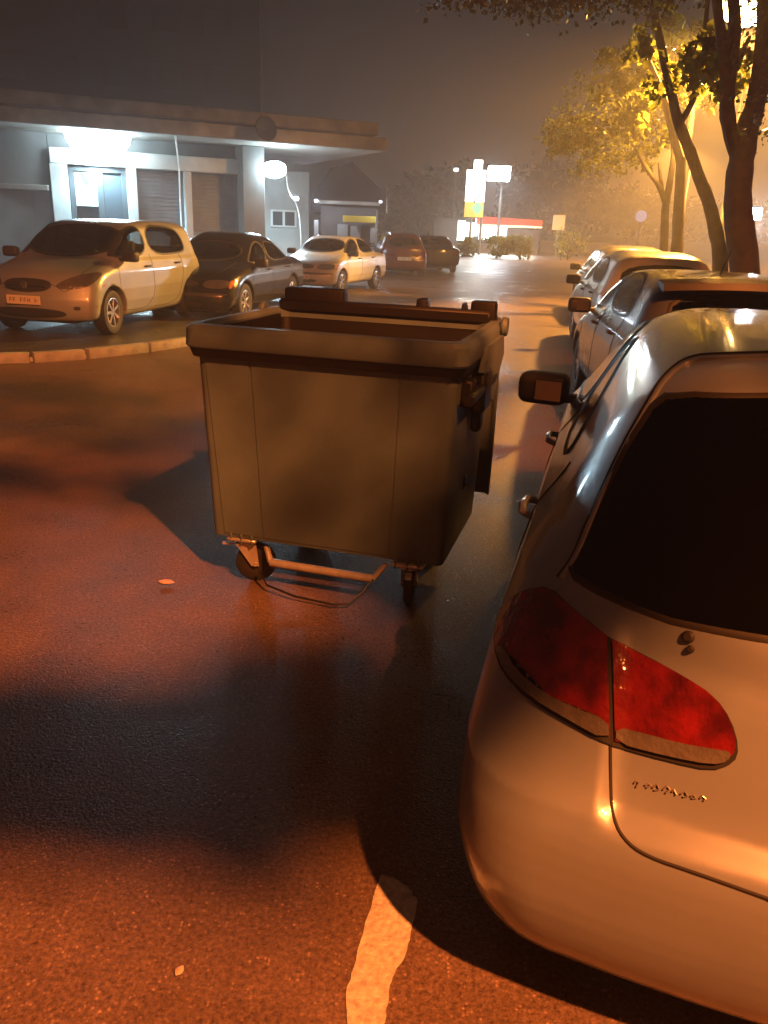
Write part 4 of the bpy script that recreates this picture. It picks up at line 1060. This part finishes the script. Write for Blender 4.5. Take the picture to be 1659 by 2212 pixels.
# ------------------------------------------------------------------ small buildings past the cars
M['roofdark'] = mat('dark_roof', (.04, .035, .035), .7, nvar=.2, nscale=1)
M['yellow'] = mat('yellow_panel', (.75, .50, .06), .5)
M['yellow_sign'] = mat('yellow_sign_face', (.8, .62, .12), .4, emit=(1, .78, .25), estr=1.1)
def at2(px, py, Y): p = AT(px, py, Y); return p
kx = at2(750, 500, 40)
kio = empty('gated_house', (kx.x, 40, 0), 0); tag(kio, 'small pale house with a yellow porch beam behind the cream saloon', 'house')
def kl(px, py, y=0.0): p = AT(px, py, 40+y); return p.x-kx.x, p.z
x0_, zt_ = kl(690, 445); x1_, _ = kl(812, 445)
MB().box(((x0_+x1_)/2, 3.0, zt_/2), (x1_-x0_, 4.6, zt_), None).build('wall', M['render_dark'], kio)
b = MB(); zz = kl(700, 436)[1]; b.box(((x0_+x1_)/2, .6, zz), (x1_-x0_+.3, .8, .16), None, .02); b.build('eave', M['fascia'], kio)
ya, yz = kl(742, 468); yb, yz2 = kl(812, 480)
MB().box(((ya+yb)/2, -.2, (yz+yz2)/2), (yb-ya, .5, abs(yz-yz2)+.1), None, .02).build('porch_beam', M['yellow'], kio)
for pxc, wpx in ((806, 11), (684, 9)):
    xc_, _ = kl(pxc, 500); w_ = wpx/FPX*40
    MB().box((xc_, -.15, yz2/2), (w_, .3, yz2), None, .02).build('gate_post', M['render'], kio)
for a_, c_, e_ in ((727, 750, 490), (756, 778, 494)):
    xa_, z1_ = kl(a_, e_-6); xb_, _ = kl(c_, e_)
    MB().box(((xa_+xb_)/2, .62, z1_/2), (xb_-xa_, .08, z1_), None, .01).build('door', M['render'], kio)
gp = at2(783, 440, 42)
rf = MB(); pr = [kl(640, 438), kl(690, 375), kl(745, 362), kl(830, 432), kl(830, 470), kl(640, 470)]
rf.loft([[(a, 7.0, z*1.17) for a, z in pr], [(a, 14, z*1.17) for a, z in pr]], cap=True); rfo = rf.build('hipped_roof', M['roofdark'], kio)
for (px_, py_, lab) in ((683, 434, 'small white lamp on the gate post left of the yellow porch'), (822, 436, 'small dim lamp at the right corner of the pale house'), (640, 429, 'small cold lamp on the wall beside the shop block')):
    p = AT(px_, py_, 39.2 if px_ > 650 else 27.0); s_ = .10
    rt_ = empty('wall_lamp', p); tag(rt_, lab, 'lamp')
    MB().box((0, 0, 0), (.16, .1, .12), None, .03).build('lamp_lens', emis('small_lamp', (.85, .9, 1), 9 if px_ != 822 else 2), rt_)
    MB().box((0, .10, .03), (.2, .12, .16), None, .02).build('lamp_housing', M['trim'], rt_)
    ld = bpy.data.lights.new('small_light', 'POINT'); ld.energy = 160 if px_ == 683 else 70; ld.color = (.75, .85, 1); ld.shadow_soft_size = .08
    lo = bpy.data.objects.new('small_light', ld); col.objects.link(lo); lo.parent = rt_; lo.location = (0, -.2, -.05)

# ------------------------------------------------------------------ filling station: sign pylon, kiosk, flood mast
YS = 60.0
def ps(px, py, Y=YS): return AT(px, py, Y)
M['sign_white'] = emis('lit_sign_white', (1, .96, .90), 6)
M['sign_yellow'] = emis('lit_sign_yellow', (1, .70, .12), 1.5)
M['sign_green'] = emis('lit_sign_green', (.35, .75, .45), 1.6)
M['kiosk_light'] = emis('lit_window', (.85, 1.0, .90), 5)
M['red'] = mat('red_fascia', (.55, .04, .02), .4, emit=(1, .12, .05), estr=.55)
t0 = ps(1009, 470); t1 = ps(1045, 350)
pyl = empty('sign_pylon', (ps(1027, 500).x, YS, 0), R(-4)); tag(pyl, 'tall lit white and yellow price sign at the filling station', 'sign')
ox = pyl.location.x
def L_(px, py): p = ps(px, py); return p.x-ox, p.z
xa, ztop = L_(1009, 366); xb, zbot = L_(1043, 470)
MB().box(((xa+xb)/2, .16, (ztop+zbot)/2), (xb-xa+.1, .30, ztop-zbot+.1), None, .03).build('sign_box', M['frame'], pyl)
zy = L_(1020, 436)[1]
MB().box(((xa+xb)/2, 0, (ztop+zy)/2), (xb-xa, .06, ztop-zy), None, .01).build('white_face', M['sign_white'], pyl)
MB().box(((xa+xb)/2, 0, (zbot+zy)/2-.01), (xb-xa, .06, zy-zbot-.02), None, .01).build('yellow_face', M['sign_yellow'], pyl)
q = MB(); sx_, sz_ = L_(1031, 428)
q.box((sx_, -.045, sz_), (.14, .03, .75), Matrix.Rotation(R(38), 3, 'Y')); q.build('dark_stripe', M['ink'], pyl)
q = MB(); sx_, sz_ = L_(1031, 450); q.loft([[(sx_+dx_*.42, y_, sz_+dz_*.45) for dx_, dz_ in ((-1, 0), (0, 1), (1, .1), (0, -1))] for y_ in (-.035, -.055)], cap=True); q.build('green_diamond', M['sign_green'], pyl)
xt, zt_ = L_(1034, 347); MB().box((xt, 0.02, (zt_+ztop)/2+.05), (.62, .2, zt_-ztop), None, .05).build('crown_lamp', M['sign_white'], pyl)
for px_ in (1016, 1038):
    x_, _ = L_(px_, 500); MB().tube([(x_, .16, 0), (x_, .16, zbot)], .09, 8).build('leg', M['pole'], pyl, smooth=True)
ld = bpy.data.lights.new('sign_light', 'POINT'); ld.energy = 900; ld.color = (1, .95, .88); ld.shadow_soft_size = .8
lo = bpy.data.objects.new('sign_light', ld); col.objects.link(lo); lo.parent = pyl; lo.location = (.4, -1.2, (ztop+zbot)/2)
# flood mast
fp = ps(1078, 375, 62)
ms = empty('flood_mast', (fp.x+.4, 63.2, 0)); tag(ms, 'mast with a blinding white flood lamp right of the lit sign', 'flood mast')
MB().tube([(0, 0, 0), (0, 0, fp.z+.3)], [.14, .08], 8).build('pole', M['pole'], ms, smooth=True)
MB().box((-.4, -.9, fp.z+.04), (1.7, .5, 1.1), Matrix.Rotation(R(20), 3, 'X'), .05).build('lamp_housing', M['trim'], ms)
MB().box((-.4, -1.2, fp.z), (1.6, .12, 1.05), Matrix.Rotation(R(20), 3, 'X'), .05).build('lamp_lens', M['lamp_mast'], ms)  # lens sized to the whole blown-out glow, not the lamp alone
ld = bpy.data.lights.new('flood_light', 'SPOT'); ld.energy = 1500; ld.color = (.78, .88, 1); ld.shadow_soft_size = .35; ld.spot_size = R(150); ld.spot_blend = .4
lo = bpy.data.objects.new('flood_light', ld); col.objects.link(lo); lo.parent = ms; lo.location = (-.4, -1.7, fp.z); lo.rotation_euler = (R(-10), 0, 0)
# small lamp left of the pylon
p = ps(985, 367, 66); rt_ = empty('street_lamp', (p.x, 66, 0)); tag(rt_, 'tiny distant white lamp left of the lit sign', 'street lamp')
MB().tube([(0, 0, 0), (0, 0, p.z)], .06, 6).build('pole', M['pole'], rt_); MB().box((0, -.2, p.z), (.35, .25, .22), None, .05).build('lamp_lens', emis('far_lamp', (.8, .85, 1), 8), rt_)
# kiosk
kp = ps(1070, 500, 64); ki = empty('station_kiosk', (kp.x, 64, 0), 0); tag(ki, 'filling station kiosk with bright windows under a red fascia', 'kiosk')
def L2_(px, py): p = ps(px, py, 64); return p.x-kp.x, p.z
xa, zt_ = L2_(940, 470); xb, _ = L2_(1092, 470); zr, zrb = L2_(1080, 470)[1], L2_(1080, 483)[1]
zflr = 0
x1k = L2_(1028, 480)[0]; x2k = L2_(1170, 480)[0]
MB().box(((xa+x1k)/2, 3.2, L2_(990, 472)[1]/2), (x1k-xa, 5, L2_(990, 472)[1]), None).build('wall', M['render_dark'], ki)
rs = []
za_, zb_k = L2_(1035, 467), L2_(1155, 484)
q = MB(); q.loft([[(x1k, -.4, za_[1]), (x2k, -.4, zb_k[1]+.28), (x2k, -.4, zb_k[1]-.15), (x1k, -.4, za_[1]-.55)], [(x1k, 6, za_[1]), (x2k, 6, zb_k[1]+.28), (x2k, 6, zb_k[1]-.15), (x1k, 6, za_[1]-.55)]], cap=True); q.build('roof_fascia', M['red'], ki)
q = MB(); q.loft([[(x1k-.02, -.46, za_[1]-.57), (x2k, -.46, zb_k[1]-.17), (x2k, -.46, zb_k[1]-.28), (x1k-.02, -.46, za_[1]-.75)], [(x1k-.02, -.2, za_[1]-.57), (x2k, -.2, zb_k[1]-.17), (x2k, -.2, zb_k[1]-.28), (x1k-.02, -.2, za_[1]-.75)]], cap=True); q.build('lit_strip', emis('lit_strip', (1, .8, .5), 2.2), ki)
MB().box(((x1k+x2k)/2, 3.2, .9), (x2k-x1k, 5, 1.8), None).build('wall', M['render_dark'], ki)
for (a, c_, t_, b__) in ((991, 1004, 476, 520), (1008, 1024, 480, 512), (1028, 1034, 484, 510), (1037, 1048, 486, 518), (1052, 1064, 486, 516), (1068, 1096, 488, 510)):
    x0_, z1_ = L2_(a, t_); x1_, z0_ = L2_(c_, b__)
    wo = MB().box(((x0_+x1_)/2, .62, (z0_+z1_)/2), (x1_-x0_+.14, .08, z1_-z0_+.14), None, .01).build('window', M['frame'], ki)
    MB().box(((x0_+x1_)/2, .56, (z0_+z1_)/2), (x1_-x0_, .06, z1_-z0_), None, .005).build('pane', M['kiosk_light'], wo)
ld = bpy.data.lights.new('shop_light', 'AREA'); ld.shape = 'RECTANGLE'; ld.size = 6; ld.size_y = 1.4; ld.energy = 900; ld.color = (.85, 1, .9)
lo = bpy.data.objects.new('shop_light', ld); col.objects.link(lo); lo.parent = ki; lo.location = (0, .3, 1.8); lo.rotation_euler = (R(-90), 0, 0)
# pale far wall lit by the street lamps
M['pale_wall'] = mat('pale_far_wall', (.5, .43, .33), .7, nvar=.2, nscale=.6)
for (a, c_, t_, b__, Y, lab) in ((1168, 1320, 520, 545, 74, 'long pale low wall beyond the junction, left of the thin trees'), (1462, 1560, 522, 533, 78, 'bright low wall glimpsed behind the leaning trunk')):
    pA = ps(a, t_, Y); pB = ps(c_, t_, Y)
    fw = MB().box(((pA.x+pB.x)/2, Y, pA.z/2+.02), (abs(pB.x-pA.x), .3, pA.z), None, .03); fo = fw.build('boundary_wall', M['pale_wall']); tag(fo, lab, 'wall')
# round and square road signs
def road_sign(px, py, Y, r_, sq, label):
    p = ps(px, py, Y); rt_ = empty('road_sign', (p.x, Y, 0)); tag(rt_, label, 'road sign')
    MB().tube([(0, .06, 0), (0, .06, p.z)], .04, 8).build('post', M['pole'], rt_, smooth=True)
    if sq: MB().box((0, 0, p.z), (r_*1.7, .05, r_*2), None, .02).build('sign_face', M['plate'], rt_)
    else:
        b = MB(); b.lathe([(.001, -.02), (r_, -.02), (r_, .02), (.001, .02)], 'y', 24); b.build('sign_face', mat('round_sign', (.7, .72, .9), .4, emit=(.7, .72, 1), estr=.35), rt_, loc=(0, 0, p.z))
road_sign(1385, 467, 46, .30, False, 'round pale road sign glowing in the haze between the trees')
road_sign(1207, 481, 62, .52, True, 'small square pale sign right of the kiosk')
# white light and pale panel at the far right
p = ps(1636, 462, 40); rt_ = empty('flood_mast', (p.x, 40.6, 0)); tag(rt_, 'white flood lamp low behind the big trunk at the right edge', 'flood mast')
MB().tube([(0, 0, 0), (0, 0, p.z)], .07, 8).build('pole', M['pole'], rt_)
MB().box((0, -.35, p.z), (.55, .2, .5), None, .05).build('lamp_lens', M['lamp_cyan'], rt_)
MB().box((0, -.18, p.z+.05), (.65, .2, .6), None, .05).build('lamp_housing', M['trim'], rt_)
ld = bpy.data.lights.new('flood_light', 'SPOT'); ld.energy = 2500; ld.color = (.85, .92, 1); ld.shadow_soft_size = .2; ld.spot_size = R(150)
lo = bpy.data.objects.new('flood_light', ld); col.objects.link(lo); lo.parent = rt_; lo.location = (0, -.7, p.z); lo.rotation_euler = (R(-60), 0, 0)

# ------------------------------------------------------------------ trees
M['bark'] = mat('bark', (.045, .036, .030), .85, nvar=.45, nscale=7, bump=1.0, bscale=16)
def leafmat(name, c, tr=.35):
    m = bpy.data.materials.new(name); m.use_nodes = True; t = m.node_tree; b = t.nodes['Principled BSDF']; o_ = t.nodes['Material Output']
    b.inputs['Roughness'].default_value = .4
    tl = t.nodes.new('ShaderNodeBsdfTranslucent'); mx = t.nodes.new('ShaderNodeMixShader'); mx.inputs[0].default_value = tr
    rn = t.nodes.new('ShaderNodeTexNoise'); rn.inputs['Scale'].default_value = 3.5; co = t.nodes.new('ShaderNodeTexCoord'); t.links.new(co.outputs['Object'], rn.inputs['Vector'])
    hv = t.nodes.new('ShaderNodeMapRange'); hv.inputs[1].default_value = .3; hv.inputs[2].default_value = .7; hv.inputs[3].default_value = .65; hv.inputs[4].default_value = 1.4; t.links.new(rn.outputs[0], hv.inputs[0])
    v = t.nodes.new('ShaderNodeVectorMath'); v.operation = 'SCALE'; v.inputs[0].default_value = c; t.links.new(hv.outputs[0], v.inputs['Scale'])
    t.links.new(v.outputs[0], b.inputs['Base Color']); t.links.new(v.outputs[0], tl.inputs[0])
    t.links.new(b.outputs[0], mx.inputs[1]); t.links.new(tl.outputs[0], mx.inputs[2]); t.links.new(mx.outputs[0], o_.inputs[0]); return m
M['leaf'] = leafmat('leaf_green', (.15, .17, .03), .68)
M['leafdark'] = leafmat('leaf_dark', (.04, .055, .02), .3)
def leaves(name, clusters, mt, parent, size=.09, origin=Vector((0, 0, 0)), droop=.3):
    """clusters: (centre, radii, count)"""
    C_, S_ = [], []
    for c, r, n in clusters:
        u = rng.normal(size=(n, 3)); u /= np.linalg.norm(u, axis=1)[:, None]; rad = rng.random(n)**.45
        # twig clumps
        k = max(4, n//22); tw = u[:k]*(rad[:k]**.8)[:, None]
        pick = rng.integers(0, k, n); P = tw[pick]*np.array(r)+rng.normal(size=(n, 3))*np.array(r)*.13
        C_.append(P+np.array(c)-np.array(origin)); S_.append(size*rng.uniform(.6, 1.3, n))
    P = np.concatenate(C_); S = np.concatenate(S_); n = len(P)
    a = rng.normal(size=(n, 3)); a[:, 2] -= droop; a /= np.linalg.norm(a, axis=1)[:, None]
    b_ = rng.normal(size=(n, 3)); b_ -= (b_*a).sum(1)[:, None]*a; b_ /= np.linalg.norm(b_, axis=1)[:, None]
    c_ = np.cross(a, b_)
    L = S[:, None]; V = np.stack([P, P+a*L*.5+b_*L*.38+c_*L*.08, P+a*L*1.1, P+a*L*.5-b_*L*.38+c_*L*.08], 1).reshape(-1, 3)
    me = bpy.data.meshes.new(name); me.vertices.add(4*n); me.vertices.foreach_set('co', V.ravel())
    me.loops.add(4*n); me.loops.foreach_set('vertex_index', np.arange(4*n)); me.polygons.add(n)
    me.polygons.foreach_set('loop_start', np.arange(n)*4); me.update(calc_edges=True); me.materials.append(mt)
    o = bpy.data.objects.new(name, me); col.objects.link(o)
    if parent: o.parent = parent
    return o
def limb(b, pts, r0, r1, n=9, wob=.04):
    cv = [Vector(p) for p in curve([tuple(p) for p in pts], 2)]
    k = len(cv); rs = [r0+(r1-r0)*i/(k-1) for i in range(k)]
    cv = [p+Vector((noise.noise(p*1.3), noise.noise(p*1.3+Vector((9, 0, 0))), 0))*wob for p in cv]
    rs = [r_*(1+.12*noise.noise(Vector((i*.9, r0*30, 0)))) for i, r_ in enumerate(rs)]
    b.tube(cv, rs, n)
def tree(base, limbs, clusters, label, mt='leaf', size=.09, group='trees along the pavement on the right', crown=True):
    base = Vector(base); root = empty('street_tree', base); tag(root, label, 'tree', group)
    b = MB(); k = 0
    for (pts, r0, r1) in limbs[:1]:
        limb(b, [Vector(p)-base for p in pts], r0, r1, 12)
    b.build('trunk', M['bark'], root, smooth=True)
    for (pts, r0, r1) in limbs[1:]:
        b = MB(); limb(b, [Vector(p)-base for p in pts], r0, r1, 9); b.build('limb', M['bark'], root, smooth=True)
    if clusters: leaves('crown', clusters, M[mt], root, size, origin=base)
    return root
Z = lambda v, z: Vector((v.x, v.y, z))
# the big forked trunk at the right
T = 14.0
bs = AT(1608, 560, T); base = Vector((bs.x+.15, T, 0))
tree(base, [([Z(base, -.1), AT(1612, 590, T), AT(1592, 470, T), AT(1596, 380, T), AT(1612, 290, T), AT(1622, 250, T)], .27, .16),
            ([AT(1605, 320, T), AT(1628, 240, T-.1), AT(1645, 150, T-.2), AT(1655, 60, T-.3), AT(1665, -80, T-.4)], .17, .13),
            ([AT(1598, 350, T), AT(1572, 260, T), AT(1572, 180, T), AT(1582, 110, T), AT(1590, 30, T), AT(1575, -60, T)], .13, .08),
            ([AT(1572, 200, T), AT(1562, 120, T-.1), AT(1552, 40, T-.1), AT(1545, -60, T-.2)], .09, .07),
            ([AT(1585, 150, T), AT(1606, 110, T+.3), AT(1620, 80, T+.4)], .05, .03),
            ([AT(1645, 130, T-.2), AT(1700, 40, T), AT(1760, -60, T)], .12, .06)],
     [(AT(1480, -110, T-1), (2.2, 1.4, .6), 1300), (AT(1250, -45, T-1), (1.9, 1.2, .45), 2400), (AT(1080, -30, T-2), (1.2, 1.0, .35), 1400), (AT(1700, 60, T-.5), (.9, .9, 1.5), 1200), (AT(1640, 250, T-1.3), (.25, .3, .35), 60)],
     'big forked tree with dark thick trunk at the right edge', 'leafdark', .075)
# leaning tree
T = 15.5
b0 = AT(1562, 560, T); base = Vector((b0.x+.1, T, 0))
tree(base, [([Z(base, -.1), AT(1558, 560, T), AT(1545, 500, T), AT(1530, 430, T), AT(1508, 380, T), AT(1488, 320, T), AT(1462, 250, T), AT(1440, 150, T), AT(1418, 60, T), AT(1400, -60, T)], .15, .055),
            ([AT(1516, 390, T), AT(1500, 372, T-.1), AT(1494, 350, T-.15)], .05, .03),
            ([AT(1470, 270, T), AT(1500, 220, T), AT(1515, 150, T), AT(1525, 60, T), AT(1530, -40, T)], .06, .035)],
     [(AT(1420, -70, T), (1.6, 1.3, .5), 900), (LP+(Vector((.25, 3.6, 0))-LP)*.29, (.6, .5, .5), 340), (LP+(Vector((-.5, 3.2, 0))-LP)*.29, (.55, .45, .45), 230), (LP+(Vector((.1, 2.3, 0))-LP)*.30, (.55, .45, .45), 230), (AT(1372, 105, T-.3), (.38, .38, .36), 120), (AT(1440, 180, T-.2), (.35, .35, .35), 90)],
     'slender leaning tree crossing in front of the lit leaves', 'leaf', .15)
# thin forked tree and straight one
T = 21.0
b0 = AT(1437, 560, T); base = Vector((b0.x, T, 0))
tree(base, [([Z(base, -.1), AT(1434, 540, T), AT(1436, 470, T), AT(1440, 430, T)], .115, .085),
            ([AT(1439, 440, T), AT(1425, 400, T), AT(1400, 370, T), AT(1380, 330, T)], .08, .04),
            ([AT(1440, 435, T), AT(1448, 390, T), AT(1455, 330, T), AT(1450, 270, T)], .09, .05),
            ([AT(1432, 420, T), AT(1428, 390, T), AT(1424, 350, T)], .06, .03)],
     [(AT(1395, 235, T+1), (1.0, .8, .7), 700), (AT(1300, 240, T+1.5), (1.2, .9, .9), 1200), (AT(1225, 290, T+2), (.9, .8, .6), 900), (AT(1310, 330, T+2.5), (1.1, .9, .6), 800), (AT(1400, 330, T+1), (.6, .6, .4), 260)],
     'thin forked tree left of the straight trunk', 'leaf', .12)
T = 19.0
b0 = AT(1466, 560, T); base = Vector((b0.x, T, 0))
tree(base, [([Z(base, -.1), AT(1462, 545, T), AT(1466, 470, T), AT(1470, 400, T), AT(1472, 340, T)], .145, .11),
            ([AT(1471, 350, T), AT(1450, 280, T), AT(1430, 200, T), AT(1400, 130, T)], .11, .05),
            ([AT(1472, 345, T), AT(1490, 280, T+.4), AT(1496, 200, T+.8), AT(1490, 120, T+1)], .10, .05)],
     [(AT(1384, 90, T+.5), (.40, .40, .38), 150), (AT(1405, 150, T+.5), (.42, .4, .35), 130), (AT(1470, 120, T+1.5), (.66, .5, .55), 330), (AT(1490, 180, T+1.5), (.55, .5, .5), 240), (AT(1550, 205, T+1), (.4, .35, .25), 90), (AT(1385, 200, T+.5), (.45, .4, .5), 130), (AT(1345, 170, T+1), (.9, .6, .6), 240), (AT(1470, 60, T+3), (.7, .6, .4), 130), (AT(1400, 290, T+1), (.5, .4, .5), 120)],
     'straight tree with bright lit leaves around the lamp', 'leaf', .20)
# leafy tree behind the photographer whose shadow falls over the foreground
LM = Vector((3.3, -3.2, 7.9))
def shade(gx, gy, gz, h): g = Vector((gx, gy, gz)); t = (LM.z-h)/(LM.z-gz); return LM+(g-LM)*t
sh = []  # clumps set on lamp rays; those over the cars are added to block light
for (px_, py_, gz, h, rx, ry, n) in ((120, 1640, 0, 5.0, .34, .085, 1100), (420, 1630, 0, 5.1, .30, .075, 1000), (640, 1650, 0, 4.9, .20, .06, 420), (60, 1720, 0, 5.0, .24, .06, 420), (700, 1500, 0, 5.2, .12, .06, 140),
                                    (40, 1060, 0, 5.4, .36, .12, 200), (250, 930, 0, 5.5, .45, .10, 170), (60, 860, 0, 5.3, .4, .15, 240), (330, 1850, 0, 5.0, .2, .05, 60), (80, 570, .9, 5.6, .30, .14, 420), (150, 600, .8, 5.6, .2, .1, 160)):
    g = G(px_, py_, gz); c = shade(g.x, g.y, gz, h); sh.append((c, (rx, ry, .12), n))
for (lx, ly, lz, h, r_, n) in ((.30, 0, 1.0, 5.3, .24, 60), (-.25, 0, 1.15, 5.2, .17, 60), (.45, 0, .7, 5.2, .12, 25), (-.05, 0, .45, 5.2, .1, 30)):
    g = binw(lx, ly, lz); c = shade(g.x, g.y, g.z, h); sh.append((c, (r_, r_*.8, .12), n))
for (gx, gy, gz, rr2, n) in ((1.15, 2.5, 1.45, .26, 420), (1.5, 2.2, 1.45, .26, 420), (1.4, 3.2, 1.45, .3, 380), (1.15, 2.0, 1.42, .14, 200)): sh.append((shade(gx, gy, gz, 5.4), (rr2, rr2*.8, .12), n))
sh.append((shade(3.7, 11.3, 1.3, 5.9), (.45, .3, .22), 500))  # unseen leaf clump added to keep the lamp off the white hatchback
sh.append((Vector((3.6, -1.6, 6.4)), (1.2, .9, .5), 700))
tb = Vector((3.5, -.9, 0))
hub = Vector((3.2, -1.1, 4.3))
tree(tb, [([tb, Vector((3.45, -.95, 2)), hub], .16, .10), ([hub, Vector((2.3, -.9, 4.9)), sh[0][0]], .05, .012), ([hub, Vector((2.2, -.8, 4.9)), sh[1][0]], .045, .012), ([hub, Vector((2.6, -.6, 5.0)), sh[9][0]], .04, .012), ([hub, Vector((2.2, -.4, 5.1)), sh[6][0]], .04, .012), ([hub, Vector((3.5, -1.5, 5.6)), Vector((3.6, -1.6, 6.4))], .06, .02)],
     sh, 'leafy tree behind the silver hatchback shading the foreground', 'leafdark', .075)

# distant tree masses and shrubs
def mass(name, spec, label, mt, size, kind='stuff'):
    o = leaves(name, spec, M[mt], None, size, droop=.1); tag(o, label, None, kind=kind); return o
def blobs(lst, Y, n, zr=1.0):
    o = []
    for (px_, py_, rpx, rpy) in lst:
        c = AT(px_, py_, Y); o.append((c, (rpx/FPX*Y, 3.0, rpy/FPX*Y), int(n*rpx*rpy/900)))
    return o
mass('far_trees', blobs([(900, 440, 55, 50), (930, 400, 40, 30), (860, 455, 40, 40), (970, 440, 40, 60), (1000, 400, 30, 40), (910, 500, 90, 35)], 84, 700), 'dark far trees behind the parked dark cars', 'leafdark', .5)
mass('far_trees', blobs([(1120, 430, 50, 60), (1190, 420, 60, 70), (1260, 440, 60, 60), (1340, 450, 60, 50), (1420, 470, 70, 45), (1500, 480, 70, 40), (1590, 480, 80, 50), (1120, 490, 70, 30)], 88, 420), 'far hazy trees closing the road behind the filling station', 'leafdark', .5)
for i_, (px_, py_, Y, w_, h_, lab) in enumerate(((1010, 540, 55, 1.0, 1.1, 'small round shrub left of the sign pylon leg'), (1075, 530, 54, 1.6, 1.5, 'leafy green shrub in front of the kiosk windows'), (1125, 528, 54, 1.5, 1.4, 'bushy shrub right of the kiosk windows'), (1230, 515, 56, 2.0, 1.7, 'yellow-lit shrub left of the pale far wall'))):
    p = AT(px_, py_, Y); rt_ = empty('shrub', (p.x, Y, 0)); tag(rt_, lab, 'shrub', 'shrubs before the filling station')
    leaves('foliage', [(Vector((p.x, Y, h_*.55)), (w_*.6, w_*.5, h_*.55), 900)], M['leaf'], rt_, .16, origin=Vector((p.x, Y, 0)))
    b = MB(); b.tube([(0, 0, 0), (.05, 0, h_*.6)], [.06, .03], 6); b.build('stem', M['bark'], rt_)

# ------------------------------------------------------------------ litter on the asphalt
def leaf_obj(px_, py_, L, ang, c, label, curl=.35):
    p = G(px_, py_, .004); vv = []; ff = []
    for i_ in range(7):
        t = i_/6; wd = math.sin(math.pi*min(1, t*1.05))**.8*.30*L+.001
        for j in (-1, 0, 1): vv.append(((t-.5)*L, j*wd, .004+curl*L*(.5-t)**2*.6+abs(j)*.10*wd*2))
    for i_ in range(6):
        for j in range(2): ff.append((i_*3+j, i_*3+j+1, (i_+1)*3+j+1, (i_+1)*3+j))
    o = mesh_obj('fallen_leaf', vv, ff, mat('fallen_leaf_'+str(px_), c, .35, coat=.4), None, smooth=True); o.location = p; o.rotation_euler = (0, 0, ang)
    md = o.modifiers.new('t', 'SOLIDIFY'); md.thickness = .001
    tag(o, label, 'leaf', 'fallen leaves')
leaf_obj(360, 1260, .085, R(-8), (.72, .42, .05), 'yellow fallen leaf on the asphalt left of the container')
leaf_obj(388, 1905, .0, 0, (.4, .2, .08), 'x') if False else None
leaf_obj(388, 2100, .030, R(70), (.5, .38, .3), 'small brown leaf near the bottom of the frame')

# ------------------------------------------------------------------ damp air
HAZE = .0060
hb = MB(); hb.box((0, 120, 29.5), (260, 330, 61), None)
hm = bpy.data.materials.new('haze_air'); hm.use_nodes = True; t = hm.node_tree; t.nodes.clear()
ho = t.nodes.new('ShaderNodeOutputMaterial'); pv_ = t.nodes.new('ShaderNodeVolumePrincipled')
pv_.inputs['Color'].default_value = (.93, .94, .96, 1); pv_.inputs['Density'].default_value = HAZE; pv_.inputs['Anisotropy'].default_value = .35
t.links.new(pv_.outputs[0], ho.inputs['Volume'])
hz = hb.build('haze', hm); tag(hz, 'damp night air glowing round the lamps', kind='stuff')
